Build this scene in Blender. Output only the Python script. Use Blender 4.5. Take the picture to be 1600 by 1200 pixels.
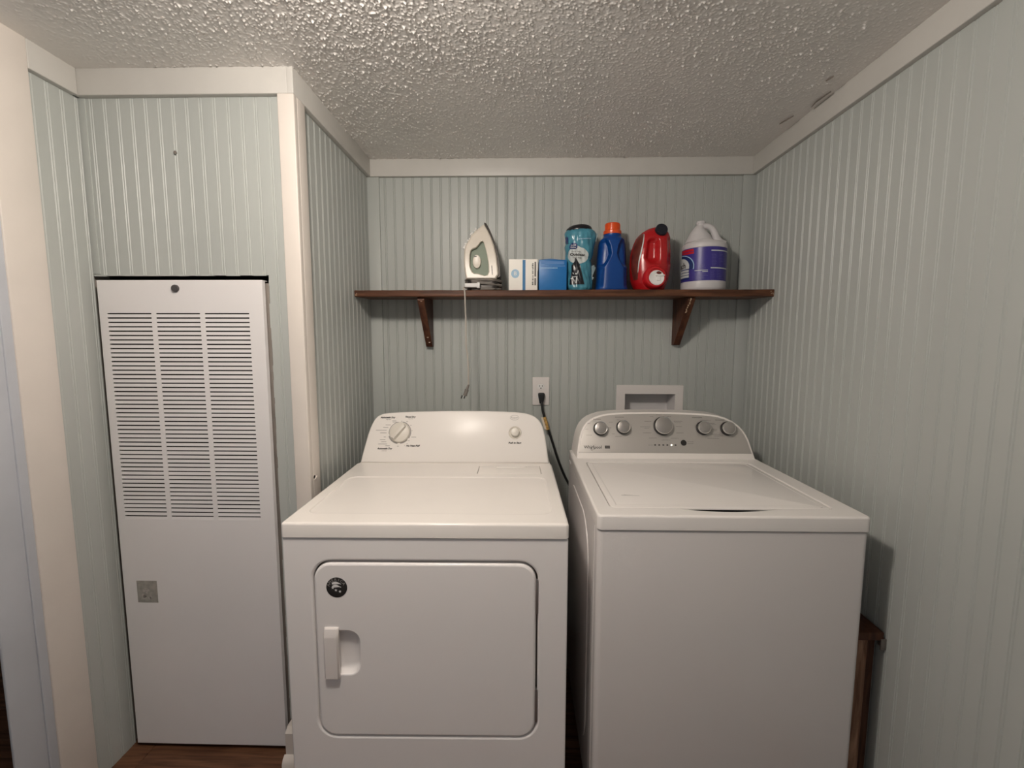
import bpy, bmesh, math, random
import numpy as np
from mathutils import Vector, Matrix
from mathutils.geometry import tessellate_polygon

for o in list(bpy.data.objects):
    bpy.data.objects.remove(o)
SC = bpy.context.scene
COL = SC.collection
rng = np.random.default_rng(7)
random.seed(7)

# ------------------------------------------------------------------ camera
cam_d = bpy.data.cameras.new('camera')
cam_d.sensor_fit = 'HORIZONTAL'
cam_d.sensor_width = 36.0
cam_d.lens = 689.8 / 1600.0 * 36.0
cam_d.clip_start = 0.02
cam = bpy.data.objects.new('camera', cam_d)
COL.objects.link(cam)
fwd = Vector((-0.0210944, 0.99487, -0.09893787)).normalized()
right = Vector((0.99977028, 0.02136654, 0.00169166)).normalized()
upv = right.cross(fwd).normalized()
cam.matrix_world = Matrix((
    (right.x, upv.x, -fwd.x, 0.6649),
    (right.y, upv.y, -fwd.y, -2.0005),
    (right.z, upv.z, -fwd.z, 1.3796),
    (0, 0, 0, 1)))
SC.camera = cam

# ------------------------------------------------------------------ light
world = bpy.data.worlds.new('world')
SC.world = world
world.use_nodes = True
bg = world.node_tree.nodes['Background']
bg.inputs['Color'].default_value = (0.93, 0.96, 1.0, 1)
bg.inputs['Strength'].default_value = 0.225

lamp_d = bpy.data.lights.new('ceiling_lamp', 'POINT')
lamp_d.energy = 36.5
lamp_d.color = (1.0, 0.905, 0.815)
lamp_d.shadow_soft_size = 0.07
lamp = bpy.data.objects.new('ceiling_lamp', lamp_d)
lamp.location = (0.33, -1.46, 2.095)
COL.objects.link(lamp)

vs = SC.view_settings
vs.view_transform = 'Standard'
vs.look = 'None'
vs.gamma = 1.0
vs.use_curve_mapping = False
vs.exposure = 0.0

# ------------------------------------------------------------------ materials
def srgb(r, g, b):
    def f(c):
        c /= 255.0
        return c / 12.92 if c <= 0.04045 else ((c + 0.055) / 1.055) ** 2.4
    return (f(r), f(g), f(b), 1)

MATS = {}
def mat(name, col, rough=0.5, metal=0.0, spec=0.5, bump=0.0, bscale=200.0, var=0.0, vscale=6.0,
        stretch=(1, 1, 1), trans=0.0, emit=None, coat=0.0):
    m = bpy.data.materials.new(name)
    m.use_nodes = True
    nt = m.node_tree
    b = nt.nodes['Principled BSDF']
    b.inputs['Base Color'].default_value = col
    b.inputs['Roughness'].default_value = rough
    b.inputs['Metallic'].default_value = metal
    b.inputs['Specular IOR Level'].default_value = spec
    if coat:
        b.inputs['Coat Weight'].default_value = coat
        b.inputs['Coat Roughness'].default_value = 0.12
    if trans:
        b.inputs['Transmission Weight'].default_value = trans
    if emit:
        b.inputs['Emission Color'].default_value = emit[0]
        b.inputs['Emission Strength'].default_value = emit[1]
    tc = mp = None
    if bump or var:
        tc = nt.nodes.new('ShaderNodeTexCoord')
        mp = nt.nodes.new('ShaderNodeMapping')
        mp.inputs['Scale'].default_value = stretch
        nt.links.new(tc.outputs['Object'], mp.inputs['Vector'])
    if bump:
        n = nt.nodes.new('ShaderNodeTexNoise')
        n.inputs['Scale'].default_value = bscale
        n.inputs['Detail'].default_value = 3
        nt.links.new(mp.outputs['Vector'], n.inputs['Vector'])
        bp = nt.nodes.new('ShaderNodeBump')
        bp.inputs['Strength'].default_value = bump
        bp.inputs['Distance'].default_value = 0.002
        nt.links.new(n.outputs['Fac'], bp.inputs['Height'])
        nt.links.new(bp.outputs['Normal'], b.inputs['Normal'])
    if var:
        n2 = nt.nodes.new('ShaderNodeTexNoise')
        n2.inputs['Scale'].default_value = vscale
        n2.inputs['Detail'].default_value = 5
        nt.links.new(mp.outputs['Vector'], n2.inputs['Vector'])
        rmp = nt.nodes.new('ShaderNodeValToRGB')
        rmp.color_ramp.elements[0].position = 0.3
        rmp.color_ramp.elements[1].position = 0.7
        rmp.color_ramp.elements[0].color = tuple(c * (1 - var) for c in col[:3]) + (1,)
        rmp.color_ramp.elements[1].color = tuple(min(1, c * (1 + var)) for c in col[:3]) + (1,)
        nt.links.new(n2.outputs['Fac'], rmp.inputs['Fac'])
        nt.links.new(rmp.outputs['Color'], b.inputs['Base Color'])
    MATS[name] = m
    return m

def wood(name, dark, light, scale=(6, 60, 60), rough=0.45, worn=None):
    m = bpy.data.materials.new(name)
    m.use_nodes = True
    nt = m.node_tree
    b = nt.nodes['Principled BSDF']
    b.inputs['Roughness'].default_value = rough
    b.inputs['Specular IOR Level'].default_value = 0.28
    tc = nt.nodes.new('ShaderNodeTexCoord')
    mp = nt.nodes.new('ShaderNodeMapping')
    mp.inputs['Scale'].default_value = scale
    nt.links.new(tc.outputs['Object'], mp.inputs['Vector'])
    n = nt.nodes.new('ShaderNodeTexNoise')
    n.inputs['Scale'].default_value = 1.0
    n.inputs['Detail'].default_value = 6
    n.inputs['Distortion'].default_value = 0.6
    nt.links.new(mp.outputs['Vector'], n.inputs['Vector'])
    r = nt.nodes.new('ShaderNodeValToRGB')
    r.color_ramp.elements[0].position = 0.34
    r.color_ramp.elements[0].color = dark
    r.color_ramp.elements[1].position = 0.68
    r.color_ramp.elements[1].color = light
    nt.links.new(n.outputs['Fac'], r.inputs['Fac'])
    nt.links.new(r.outputs['Color'], b.inputs['Base Color'])
    bp = nt.nodes.new('ShaderNodeBump')
    bp.inputs['Strength'].default_value = 0.25
    bp.inputs['Distance'].default_value = 0.002
    nt.links.new(n.outputs['Fac'], bp.inputs['Height'])
    nt.links.new(bp.outputs['Normal'], b.inputs['Normal'])
    MATS[name] = m
    return m

M_WALL = mat('sage_paint', (0.435, 0.457, 0.435, 1), 0.42, bump=0.10, bscale=90, var=0.035, vscale=5, stretch=(1, 1, 0.12))
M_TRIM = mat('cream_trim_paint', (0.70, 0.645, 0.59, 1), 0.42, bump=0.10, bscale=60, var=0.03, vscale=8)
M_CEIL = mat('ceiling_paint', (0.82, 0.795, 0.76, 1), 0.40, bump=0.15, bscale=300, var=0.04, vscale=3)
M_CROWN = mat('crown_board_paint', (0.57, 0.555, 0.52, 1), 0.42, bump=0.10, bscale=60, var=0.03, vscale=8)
M_JAMB = mat('blue_grey_jamb_paint', (0.50, 0.52, 0.56, 1), 0.5, bump=0.12, bscale=60, var=0.05)
M_DARK = mat('cavity_shade', (0.018, 0.014, 0.012, 1), 0.9)  # near-black colour that stands for shade in gaps and recesses
M_FAR = mat('far_room_shade', (0.045, 0.035, 0.045, 1), 0.9)  # dimness of the far room is put into this colour
M_BACKER = mat('wall_core', (0.30, 0.27, 0.24, 1), 0.9)
M_FLOOR = wood('floor_wood', (0.060, 0.026, 0.014, 1), (0.17, 0.080, 0.042, 1), (5, 70, 70), 0.5)
M_SHELF = wood('stained_shelf_wood', (0.052, 0.020, 0.010, 1), (0.155, 0.064, 0.032, 1), (5, 70, 55), 0.42)
M_BRACK = wood('stained_bracket_wood', (0.045, 0.015, 0.008, 1), (0.115, 0.044, 0.022, 1), (60, 30, 7), 0.45)
M_POST = wood('rough_brown_wood', (0.17, 0.080, 0.045, 1), (0.46, 0.27, 0.175, 1), (60, 60, 7), 0.6)
M_RAW = mat('raw_wood', (0.42, 0.30, 0.20, 1), 0.8, bump=0.2)
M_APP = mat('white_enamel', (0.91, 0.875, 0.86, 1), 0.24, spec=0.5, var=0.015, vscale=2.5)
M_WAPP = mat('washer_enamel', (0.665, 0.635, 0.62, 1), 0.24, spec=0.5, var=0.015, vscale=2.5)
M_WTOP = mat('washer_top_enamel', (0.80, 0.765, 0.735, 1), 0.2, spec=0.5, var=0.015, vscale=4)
M_APPTOP = mat('white_enamel_top', (0.88, 0.835, 0.79, 1), 0.22, spec=0.5, var=0.02, vscale=5)
M_CONS = mat('white_console_plastic', (0.84, 0.80, 0.76, 1), 0.25, spec=0.16)
M_KNOB = mat('warm_white_plastic', (0.72, 0.68, 0.61, 1), 0.35)
M_HAND = mat('handle_plastic', (0.80, 0.75, 0.72, 1), 0.3)
M_METALPANEL = mat('grey_white_sheet_metal', (0.80, 0.775, 0.77, 1), 0.42, spec=0.4, var=0.02, vscale=3)
M_GALV = mat('galvanised_steel', (0.26, 0.23, 0.205, 1), 0.55, metal=0.6, var=0.1, vscale=20)
M_SILV = mat('silver_console_panel', (0.50, 0.475, 0.445, 1), 0.36, metal=0.45)
M_CHROME = mat('chrome', (0.80, 0.78, 0.75, 1), 0.15, metal=1.0)
M_KCAP = mat('brushed_knob_cap', (0.42, 0.395, 0.375, 1), 0.36, metal=0.75)
M_BLACK = mat('black_plastic', (0.010, 0.010, 0.011, 1), 0.4)
M_INK = mat('black_ink', (0.020, 0.018, 0.017, 1), 0.6)
M_GREYINK = mat('grey_ink', (0.13, 0.12, 0.11, 1), 0.6)
M_MARK = mat('cycle_mark_grey', (0.21, 0.195, 0.18, 1), 0.6)
M_RINGINK = mat('mid_grey_ink', (0.34, 0.32, 0.30, 1), 0.6)
M_PALEINK = mat('pale_grey_ink', (0.50, 0.47, 0.44, 1), 0.6)
M_HINGE = mat('hinge_steel', (0.38, 0.36, 0.35, 1), 0.35, metal=0.8)
M_WHITE = mat('white_print', (0.80, 0.79, 0.77, 1), 0.5)
M_LED = mat('lit_indicator', (1, 1, 0.9, 1), 0.4, emit=((1.0, 0.98, 0.85, 1), 1.6))
M_PLATE = mat('outlet_plastic', (0.74, 0.70, 0.675, 1), 0.35)
M_BOX = mat('recessed_box_plastic', (0.62, 0.60, 0.60, 1), 0.45)
M_CORD = mat('black_cord_rubber', (0.008, 0.008, 0.008, 1), 0.5)
M_TAG = mat('yellow_tag', (0.50, 0.30, 0.09, 1), 0.6, var=0.5, vscale=120)
M_TAGW = mat('white_tag', (0.75, 0.66, 0.55, 1), 0.6)
M_IRON = mat('iron_cream_plastic', (0.74, 0.68, 0.59, 1), 0.32, var=0.03, vscale=30)
M_IRONGREEN = mat('green_tinted_tank', (0.20, 0.245, 0.185, 1), 0.45, spec=0.25)
M_SOLE = mat('dark_soleplate', (0.045, 0.040, 0.036, 1), 0.35, metal=0.5)
M_ICORD = mat('grey_iron_cord', (0.20, 0.18, 0.16, 1), 0.6)
M_ICORD2 = mat('pale_iron_cord', (0.46, 0.42, 0.37, 1), 0.6)
M_CARD = mat('white_carton', (0.93, 0.90, 0.83, 1), 0.55)
M_BLUE = mat('blue_carton', (0.010, 0.155, 0.44, 1), 0.38)
M_BLUESTRIPE = mat('teal_blue_stripe', (0.02, 0.16, 0.36, 1), 0.45)
M_PALEBLUE = mat('pale_blue_print', (0.36, 0.55, 0.72, 1), 0.5)
M_BLUE2 = mat('light_blue_tape', (0.10, 0.24, 0.52, 1), 0.3)
M_TEAL = mat('teal_film', (0.060, 0.235, 0.315, 1), 0.27, bump=0.5, bscale=45, var=0.22, vscale=30)
M_NAVY = mat('navy_print', (0.010, 0.030, 0.14, 1), 0.4)
M_GARBAGE = mat('black_bag_film', (0.008, 0.008, 0.012, 1), 0.28, bump=0.5, bscale=60)
M_CLEAR = mat('crumpled_clear_film', (0.20, 0.28, 0.30, 1), 0.2, bump=0.4, bscale=60)
M_OVAL = mat('pale_oval_print', (0.56, 0.60, 0.59, 1), 0.4)
M_DETB = mat('deep_blue_plastic', (0.003, 0.050, 0.235, 1), 0.33, spec=0.4)
M_ORANGE = mat('orange_cap', (0.72, 0.085, 0.012, 1), 0.3)
M_RED = mat('red_plastic', (0.43, 0.009, 0.012, 1), 0.24)
M_REDLAB = mat('dark_red_label', (0.13, 0.022, 0.014, 1), 0.3, var=0.35, vscale=40)
M_REDCAP = mat('red_cap_plastic', (0.46, 0.008, 0.012, 1), 0.35)
M_NAVYCAP = mat('navy_black_cap', (0.010, 0.011, 0.020, 1), 0.5)
M_JUG = mat('white_jug_plastic', (0.62, 0.60, 0.605, 1), 0.4)
M_PURP = mat('violet_blue_label', (0.045, 0.033, 0.24, 1), 0.35)
M_PURP2 = mat('lighter_violet_print', (0.12, 0.11, 0.34, 1), 0.4)
M_REDP = mat('red_print', (0.50, 0.012, 0.020, 1), 0.4)
M_STICK = mat('silver_foil_sticker', (0.40, 0.385, 0.35, 1), 0.42, metal=0.35, var=0.2, vscale=60)
M_RUST = mat('grey_knob_metal', (0.11, 0.10, 0.10, 1), 0.5, metal=0.5)
M_SCREW = mat('screw_metal', (0.55, 0.42, 0.33, 1), 0.4, metal=0.6)

# ------------------------------------------------------------------ helpers
def link(o, parent=None):
    COL.objects.link(o)
    if parent is not None:
        o.parent = parent
    return o

def mesh_obj(name, verts, faces, m, parent=None, smooth=True, angle=38, flat=None):
    me = bpy.data.meshes.new(name)
    me.from_pydata([tuple(v) for v in verts], [], faces)
    me.validate()
    if smooth:
        fl = np.ones(len(me.polygons), bool)
        if flat is not None and len(flat) == len(fl):
            fl &= ~np.array(flat, bool)
        me.polygons.foreach_set('use_smooth', fl)
        me.set_sharp_from_angle(angle=math.radians(angle))
    me.materials.append(m)
    return link(bpy.data.objects.new(name, me), parent)

class Geo:
    """collects pieces of one mesh"""
    def __init__(self):
        self.v = []; self.f = []; self.flat = []
    def add(self, verts, faces, flat=None):
        n = len(self.v)
        self.v += [tuple(float(c) for c in p) for p in verts]
        self.f += [tuple(i + n for i in f) for f in faces]
        self.flat += (flat if flat is not None else [False] * len(faces))
        return self
    def obj(self, name, m, parent=None, smooth=True, angle=38):
        return mesh_obj(name, self.v, self.f, m, parent, smooth, angle, self.flat)
    def box(self, x0, x1, y0, y1, z0, z1, b=0.0):
        if b <= 0:
            v = [(x, y, z) for x in (x0, x1) for y in (y0, y1) for z in (z0, z1)]
            f = [(0, 1, 3, 2), (4, 6, 7, 5), (0, 4, 5, 1), (2, 3, 7, 6), (0, 2, 6, 4), (1, 5, 7, 3)]
            return self.add(v, f, [True] * 6)
        bm = bmesh.new()
        bmesh.ops.create_cube(bm, size=1)
        for q in bm.verts:
            q.co = Vector(((x0 + x1) / 2 + q.co.x * (x1 - x0), (y0 + y1) / 2 + q.co.y * (y1 - y0), (z0 + z1) / 2 + q.co.z * (z1 - z0)))
        bmesh.ops.bevel(bm, geom=bm.edges[:], offset=b, segments=3, affect='EDGES', profile=0.5)
        bm.verts.index_update()
        big = [max(abs(c) for c in f.normal) > 0.999 for f in bm.faces]
        self.add([q.co[:] for q in bm.verts], [tuple(w.index for w in f.verts) for f in bm.faces], big)
        bm.free()
        return self
    def slab(self, fr, outer, holes=(), h0=0.0, h1=-0.01, b=0.0, hb=None, back=None, cap_back=True, seg=3):
        """plate with holes in frame fr; front at h0, back at h1, front edges rounded by b"""
        hb = b if hb is None else hb
        loops = [outer] + list(holes)
        base = []
        def layers(k):
            bb = b if k == 0 else hb
            sgn = -1 if k == 0 else 1
            L = []
            if bb > 0:
                for s in range(seg + 1):
                    a = math.pi / 2 * s / seg
                    off = sgn * bb * (1 - math.sin(a)); dh = bb * (1 - math.cos(a))
                    L.append((offset(loops[k], off), h0 - dh))
            else:
                L.append((loops[k], h0))
            L.append((loops[k], h1))
            return L
        verts = []; faces = []; flat = []
        caps0 = []; caps1 = []
        for k in range(len(loops)):
            L = layers(k); n = len(loops[k]); st = len(verts)
            for li, (lp, h) in enumerate(L):
                for (u, w) in lp:
                    verts.append(back(u, w) if (back and li == len(L) - 1) else fr(u, w, h))
            for li in range(len(L) - 1):
                for i in range(n):
                    a = st + li * n + i; c = st + li * n + (i + 1) % n
                    q = (a, c, c + n, a + n)
                    faces.append(q if k == 0 else q[::-1]); flat.append(False)
            caps0.append((L[0][0], st)); caps1.append((L[-1][0], st + (len(L) - 1) * n))
        for caps, flip in ((caps0, False), (caps1, True)):
            if flip and not cap_back:
                continue
            if len(caps) == 1:
                lp, st = caps[0]
                q = tuple(range(st, st + len(lp)))
                faces.append(q[::-1] if not flip else q); flat.append(True)
            else:
                idx = []
                for lp, st in caps:
                    idx += list(range(st, st + len(lp)))
                tr = tessellate_polygon([[Vector((p[0], p[1], 0)) for p in lp] for lp, st in caps])
                for t in tr:
                    faces.append(tuple(idx[i] for i in t)); flat.append(True)
        return self.add(verts, faces, flat)
    def lathe(self, fr, prof, n=32, cx=0.0, cy=0.0):
        v = []; f = []
        for r, h in prof:
            for i in range(n):
                a = 2 * math.pi * i / n
                v.append(fr(cx + r * math.cos(a), cy + r * math.sin(a), h))
        for k in range(len(prof) - 1):
            for i in range(n):
                a = k * n + i; c = k * n + (i + 1) % n
                f.append((a, c, c + n, a + n))
        f.append(tuple(range(n))[::-1]); f.append(tuple(range((len(prof) - 1) * n, len(prof) * n)))
        return self.add(v, f)
    def tube(self, pts, r, n=10, closed=False):
        P = [Vector(p) for p in pts]
        R = r if isinstance(r, (list, tuple)) else [r] * len(P)
        v = []; f = []
        t0 = (P[1] - P[0]).normalized()
        ref = Vector((0, 0, 1)) if abs(t0.z) < 0.9 else Vector((1, 0, 0))
        u = (ref - t0 * ref.dot(t0)).normalized()
        m = len(P)
        for i in range(m):
            if closed:
                t = (P[(i + 1) % m] - P[i - 1]).normalized()
            else:
                t = (P[min(i + 1, m - 1)] - P[max(i - 1, 0)]).normalized()
            u = (u - t * u.dot(t)).normalized()
            w = t.cross(u)
            for k in range(n):
                a = 2 * math.pi * k / n
                v.append(P[i] + (u * math.cos(a) + w * math.sin(a)) * R[i])
        for i in range(m if closed else m - 1):
            for k in range(n):
                a = i * n + k; c = i * n + (k + 1) % n
                j = ((i + 1) % m) * n
                f.append((a, c, j + (k + 1) % n, j + k))
        if not closed:
            f.append(tuple(range(n))[::-1]); f.append(tuple(range((m - 1) * n, m * n)))
        return self.add(v, f)

def offset(poly, d):
    """move a counter-clockwise outline outward by d (negative: inward)"""
    if d == 0:
        return list(poly)
    n = len(poly); ar = 0
    for i in range(n):
        x0, y0 = poly[i]; x1, y1 = poly[(i + 1) % n]
        ar += x0 * y1 - x1 * y0
    s = 1 if ar > 0 else -1
    out = []
    for i in range(n):
        p0 = Vector(poly[i - 1]); p = Vector(poly[i]); p1 = Vector(poly[(i + 1) % n])
        e0 = (p - p0); e1 = (p1 - p)
        if e0.length < 1e-9: e0 = e1
        if e1.length < 1e-9: e1 = e0
        e0 = e0.normalized(); e1 = e1.normalized()
        n0 = Vector((e0.y, -e0.x)) * s; n1 = Vector((e1.y, -e1.x)) * s
        m = n0 + n1
        m = m / max(m.length_squared, 1e-6) * 2 if m.length > 0.2 else n0
        out.append((p.x + m.x * d, p.y + m.y * d))
    return out

def rrect(x0, x1, y0, y1, r, n=8, corners=(1, 1, 1, 1)):
    """rounded rectangle, counter-clockwise from bottom-right"""
    P = []
    for k, (cx, cy, a0) in enumerate(((x1 - r, y0 + r, -90), (x1 - r, y1 - r, 0), (x0 + r, y1 - r, 90), (x0 + r, y0 + r, 180))):
        if not corners[k]:
            P.append(((x1, y0), (x1, y1), (x0, y1), (x0, y0))[k]); continue
        for i in range(n + 1):
            a = math.radians(a0 + 90 * i / n)
            P.append((cx + r * math.cos(a), cy + r * math.sin(a)))
    return P

def rect(x0, x1, y0, y1):
    return [(x1, y0), (x1, y1), (x0, y1), (x0, y0)]

def ellipse(cx, cy, rx, ry, n=28, a0=0, a1=360):
    full = abs(a1 - a0) >= 360
    m = n if full else n + 1
    return [(cx + rx * math.cos(math.radians(a0 + (a1 - a0) * i / n)), cy + ry * math.sin(math.radians(a0 + (a1 - a0) * i / n))) for i in range(m)]

def frame(o, x, y, nrm):
    o = Vector(o); x = Vector(x); y = Vector(y); nrm = Vector(nrm)
    return lambda u, v, h=0.0: tuple(o + x * u + y * v + nrm * h)

def front(y=0.0):   # facing -y
    return frame((0, y, 0), (1, 0, 0), (0, 0, 1), (0, -1, 0))
def topf(z=0.0):    # facing +z
    return frame((0, 0, z), (1, 0, 0), (0, 1, 0), (0, 0, 1))

def thing(name, label, cat, loc=(0, 0, 0), rz=0.0, group=None):
    o = bpy.data.objects.new(name, None)
    o.empty_display_size = 0.05
    o.location = loc
    o.rotation_euler = (0, 0, rz)
    o['label'] = label; o['category'] = cat
    if group: o['group'] = group
    return link(o)

def tag(o, label, cat, group=None):
    o['label'] = label; o['category'] = cat
    if group: o['group'] = group
    return o

def struct(o):
    o['kind'] = 'structure'
    return o

def text_geo(s, size, bold=0.0, shear=0.0, align='CENTER', space=1.0):
    cu = bpy.data.curves.new('lettering', 'FONT')
    cu.body = s; cu.size = size; cu.align_x = align; cu.align_y = 'CENTER'
    cu.offset = bold; cu.shear = shear; cu.resolution_u = 2
    cu.space_character = space
    o = bpy.data.objects.new('lettering', cu)
    COL.objects.link(o)
    dg = bpy.context.evaluated_depsgraph_get()
    dg.update()
    me = bpy.data.meshes.new_from_object(o.evaluated_get(dg))
    V = [tuple(v.co) for v in me.vertices]; F = [tuple(p.vertices) for p in me.polygons]
    bpy.data.objects.remove(o); bpy.data.curves.remove(cu); bpy.data.meshes.remove(me)
    return V, F

def add_text(g, fr, s, size, u, v, h=0.0006, rot=0.0, **kw):
    V, F = text_geo(s, size, **kw)
    c, sn = math.cos(rot), math.sin(rot)
    g.add([fr(u + c * x - sn * y, v + sn * x + c * y, h) for x, y, z in V], F, [True] * len(F))
    return g

def add_poly(g, fr, poly, h=0.0005, fan=True):
    tr = tessellate_polygon([[Vector((p[0], p[1], 0)) for p in poly]])
    V = [fr(p[0], p[1], h) for p in poly]
    F = []
    for t in tr:
        a, b, c = (Vector(poly[i]) for i in t)
        cr = (b - a).x * (c - a).y - (b - a).y * (c - a).x
        F.append(tuple(t) if cr > 0 else tuple(t)[::-1])
    g.add(V, F, [True] * len(F))
    return g

def add_gridpoly(g, fr, x0, x1, y0, y1, inside, nx=30, ny=30, h=0.0006):
    """fills the cells of a fine grid that satisfy inside(u, v); for prints on curved skins"""
    V = []; F = []
    for j in range(ny + 1):
        for i in range(nx + 1):
            V.append(fr(x0 + (x1 - x0) * i / nx, y0 + (y1 - y0) * j / ny, h))
    for j in range(ny):
        for i in range(nx):
            if inside(x0 + (x1 - x0) * (i + .5) / nx, y0 + (y1 - y0) * (j + .5) / ny):
                a = j * (nx + 1) + i
                F.append((a, a + 1, a + nx + 2, a + nx + 1))
    g.add(V, F)
    return g

def sm(a, b, x):
    t = min(1, max(0, (x - a) / (b - a)))
    return t * t * (3 - 2 * t)

# ------------------------------------------------------------------ room shell
W, H = 1.6574, 2.1660        # trim faces: x = 0 .. W, ceiling height
T = 0.018                    # trim proud of the wall
CL = 0.6559                  # closet trim face at y = -CL
WL = 0.6383                  # left wall trim face at x = -WL
TH = 0.0740                  # crown board height
YEND = -3.3

def bead_profile(width, phase, extra=(), pitch=0.0413, d=0.0021):
    P = []
    k = 0
    u = phase
    while u < width - 0.006:
        if u > 0.006:
            P += [(u - .0053, 0), (u - .0033, -d), (u - .0013, -0.0001), (u + .0013, -0.0001), (u + .0033, -d), (u + .0053, 0)]
        u += pitch
    P += [(0, 0), (width, 0)]
    for e in extra:
        if min(abs(e - p[0]) for p in P) > 0.0008:
            us = np.array([p[0] for p in sorted(P)]); hs = np.array([p[1] for p in sorted(P)])
            P.append((e, float(np.interp(e, us, hs))))
    return sorted(P)

def bead_sheet(name, parent, fr, u0, u1, z0, z1, phase=0.02, holes=()):
    """one moulded beadboard sheet; fr(u, z, h)"""
    ex = [e - u0 for hl in holes for e in hl[:2] if u0 < e < u1]
    P = bead_profile(u1 - u0, phase, ex)
    zs = sorted({z0, z1} | {z for hl in holes for z in hl[2:] if z0 < z < z1})
    g = Geo()
    V = []; F = []
    n = len(P); m = len(zs)
    for z in zs:
        for (u, h) in P:
            V.append(fr(u0 + u, z, h))
    nb = len(V)
    for z in zs:
        for (u, h) in P:
            V.append(fr(u0 + u, z, -0.008))
    def open_(i, j):
        uc = u0 + (P[i][0] + P[i + 1][0]) / 2; zc = (zs[j] + zs[j + 1]) / 2
        return any(a < uc < b and c < zc < d for a, b, c, d in holes)
    cell = {(i, j): not open_(i, j) for i in range(n - 1) for j in range(m - 1)}
    for (i, j), ok in cell.items():
        if not ok: continue
        a = j * n + i
        F.append((a, a + 1, a + n + 1, a + n))
        F.append((nb + a, nb + a + n, nb + a + n + 1, nb + a + 1))
        for (di, dj, p, q) in ((-1, 0, a + n, a), (1, 0, a + 1, a + n + 1), (0, -1, a, a + 1), (0, 1, a + n + 1, a + n)):
            if not cell.get((i + di, j + dj), False):
                F.append((q, p, nb + p, nb + q))
    g.add(V, F)
    return g.obj(name, M_WALL, parent, smooth=False)

# back wall -----------------------------------------------------------
yb = T
fb = lambda u, z, h=0.0: (u, yb - h, z)
BOXH = (1.128, 1.382, 1.000, 1.142)          # hole for the recessed supply box
g = Geo()
g.box(-0.10, BOXH[0], yb + .009, yb + .10, 0, H); g.box(BOXH[1], W + .1, yb + .009, yb + .10, 0, H)
g.box(BOXH[0], BOXH[1], yb + .009, yb + .10, 0, BOXH[2]); g.box(BOXH[0], BOXH[1], yb + .009, yb + .10, BOXH[3], H)
wall_back = struct(g.obj('wall_back', M_BACKER))
bead_sheet('panel', wall_back, fb, -T, 0.602, 0, H, 0.034)
bead_sheet('panel', wall_back, fb, 0.6035, W + T, 0, H, 0.033, [BOXH])
Geo().box(-T, 0.034, yb - .010, yb + .002, 0, H - TH, .0010).obj('corner_strip', M_WALL, wall_back)
Geo().box(W - 0.034, W + T, yb - .010, yb + .002, 0, H - TH, .0010).obj('corner_strip', M_WALL, wall_back)

# right wall ------------------------------------------------------------
xr = W + T
fr_ = lambda u, z, h=0.0: (xr - h, yb - u, z)        # u runs towards the camera
wall_right = struct(Geo().box(xr + .009, xr + .11, YEND, yb + .1, 0, H).obj('wall_right', M_BACKER))
for a, b in ((0.0, 1.21), (1.2112, 2.42), (2.4212, yb - YEND)):
    bead_sheet('panel', wall_right, fr_, a, b, 0, H, 0.030)

# alcove left wall (side of the closet) -----------------------------------------
fa = lambda u, z, h=0.0: (-T + h, -CL + T + u, z)
wall_alcove = struct(Geo().box(-.075, -T - .009, -CL + T + .012, yb + .009, 0, H).obj('wall_alcove', M_BACKER))
bead_sheet('panel', wall_alcove, fa, 0, CL, 0, H, 0.022)

# closet front wall with an opening -------------------------------------------
yc = -CL + T
fc = lambda u, z, h=0.0: (u, yc - h, z)
HOLE = (-0.6603, -0.1092, -0.01, 1.5765)
g = Geo()
g.box(-.68, HOLE[1], yc + .009, yc + .055, HOLE[3] + .004, H)
g.box(HOLE[1] + .004, -.02, yc + .009, yc + .055, 0, H)
wall_closet = struct(g.obj('wall_closet', M_BACKER))
bead_sheet('panel', wall_closet, fc, -0.6603, -T + .002, 0, H, 0.041, [HOLE])
# ragged saw-cut edge of the opening
g = Geo()
zz = 0.10
rr = random.Random(3)
while zz < 1.57:
    l = rr.uniform(.008, .05); wd = rr.uniform(.0004, .0022) * (1.5 if zz > 1.3 else 1.0)
    g.box(HOLE[1] - wd - .0040 * (1.5765 - zz) / 1.5, HOLE[1] + .001, yc - .0002, yc + .006, zz, zz + l)
    zz += l
xx = -0.655
while xx < HOLE[1] - .02:
    l = rr.uniform(.01, .06)
    g.box(xx, xx + l, yc - .0002, yc + .006, HOLE[3] - rr.uniform(.0004, .0035), HOLE[3] + .001)
    xx += l
g.obj('sawn_edge', M_WALL, wall_closet)
# inside of the closet: near-black back and sides stand in for its shade
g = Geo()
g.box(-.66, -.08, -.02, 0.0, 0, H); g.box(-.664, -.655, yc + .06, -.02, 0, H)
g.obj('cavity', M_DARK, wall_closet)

# left wall -------------------------------------------------------------------
xl = -WL - T
fl = lambda u, z, h=0.0: (xl + h, -0.80 + u, z)
wall_left = struct(Geo().box(xl - .072, xl - .009, -0.893, yc + .10, 0, H).obj('wall_left', M_BACKER))
bead_sheet('panel', wall_left, fl, 0, 0.80 + yc, 0, H, 0.030)
Geo().box(xl + .006, -WL - .004, -0.9873, -0.8845, 0, H, .0025).obj('jamb_board', M_JAMB, wall_left)
Geo().box(-WL - .006, -WL + .0005, -0.9125, -0.9075, 0, H - TH, .001).obj('jamb_bead', M_JAMB, wall_left)

# far room seen past the left wall end ----------------------------------------------
struct(Geo().box(-3.4, xl - .08, -0.20, -0.14, 0, H).obj('wall_far', M_FAR))

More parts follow.
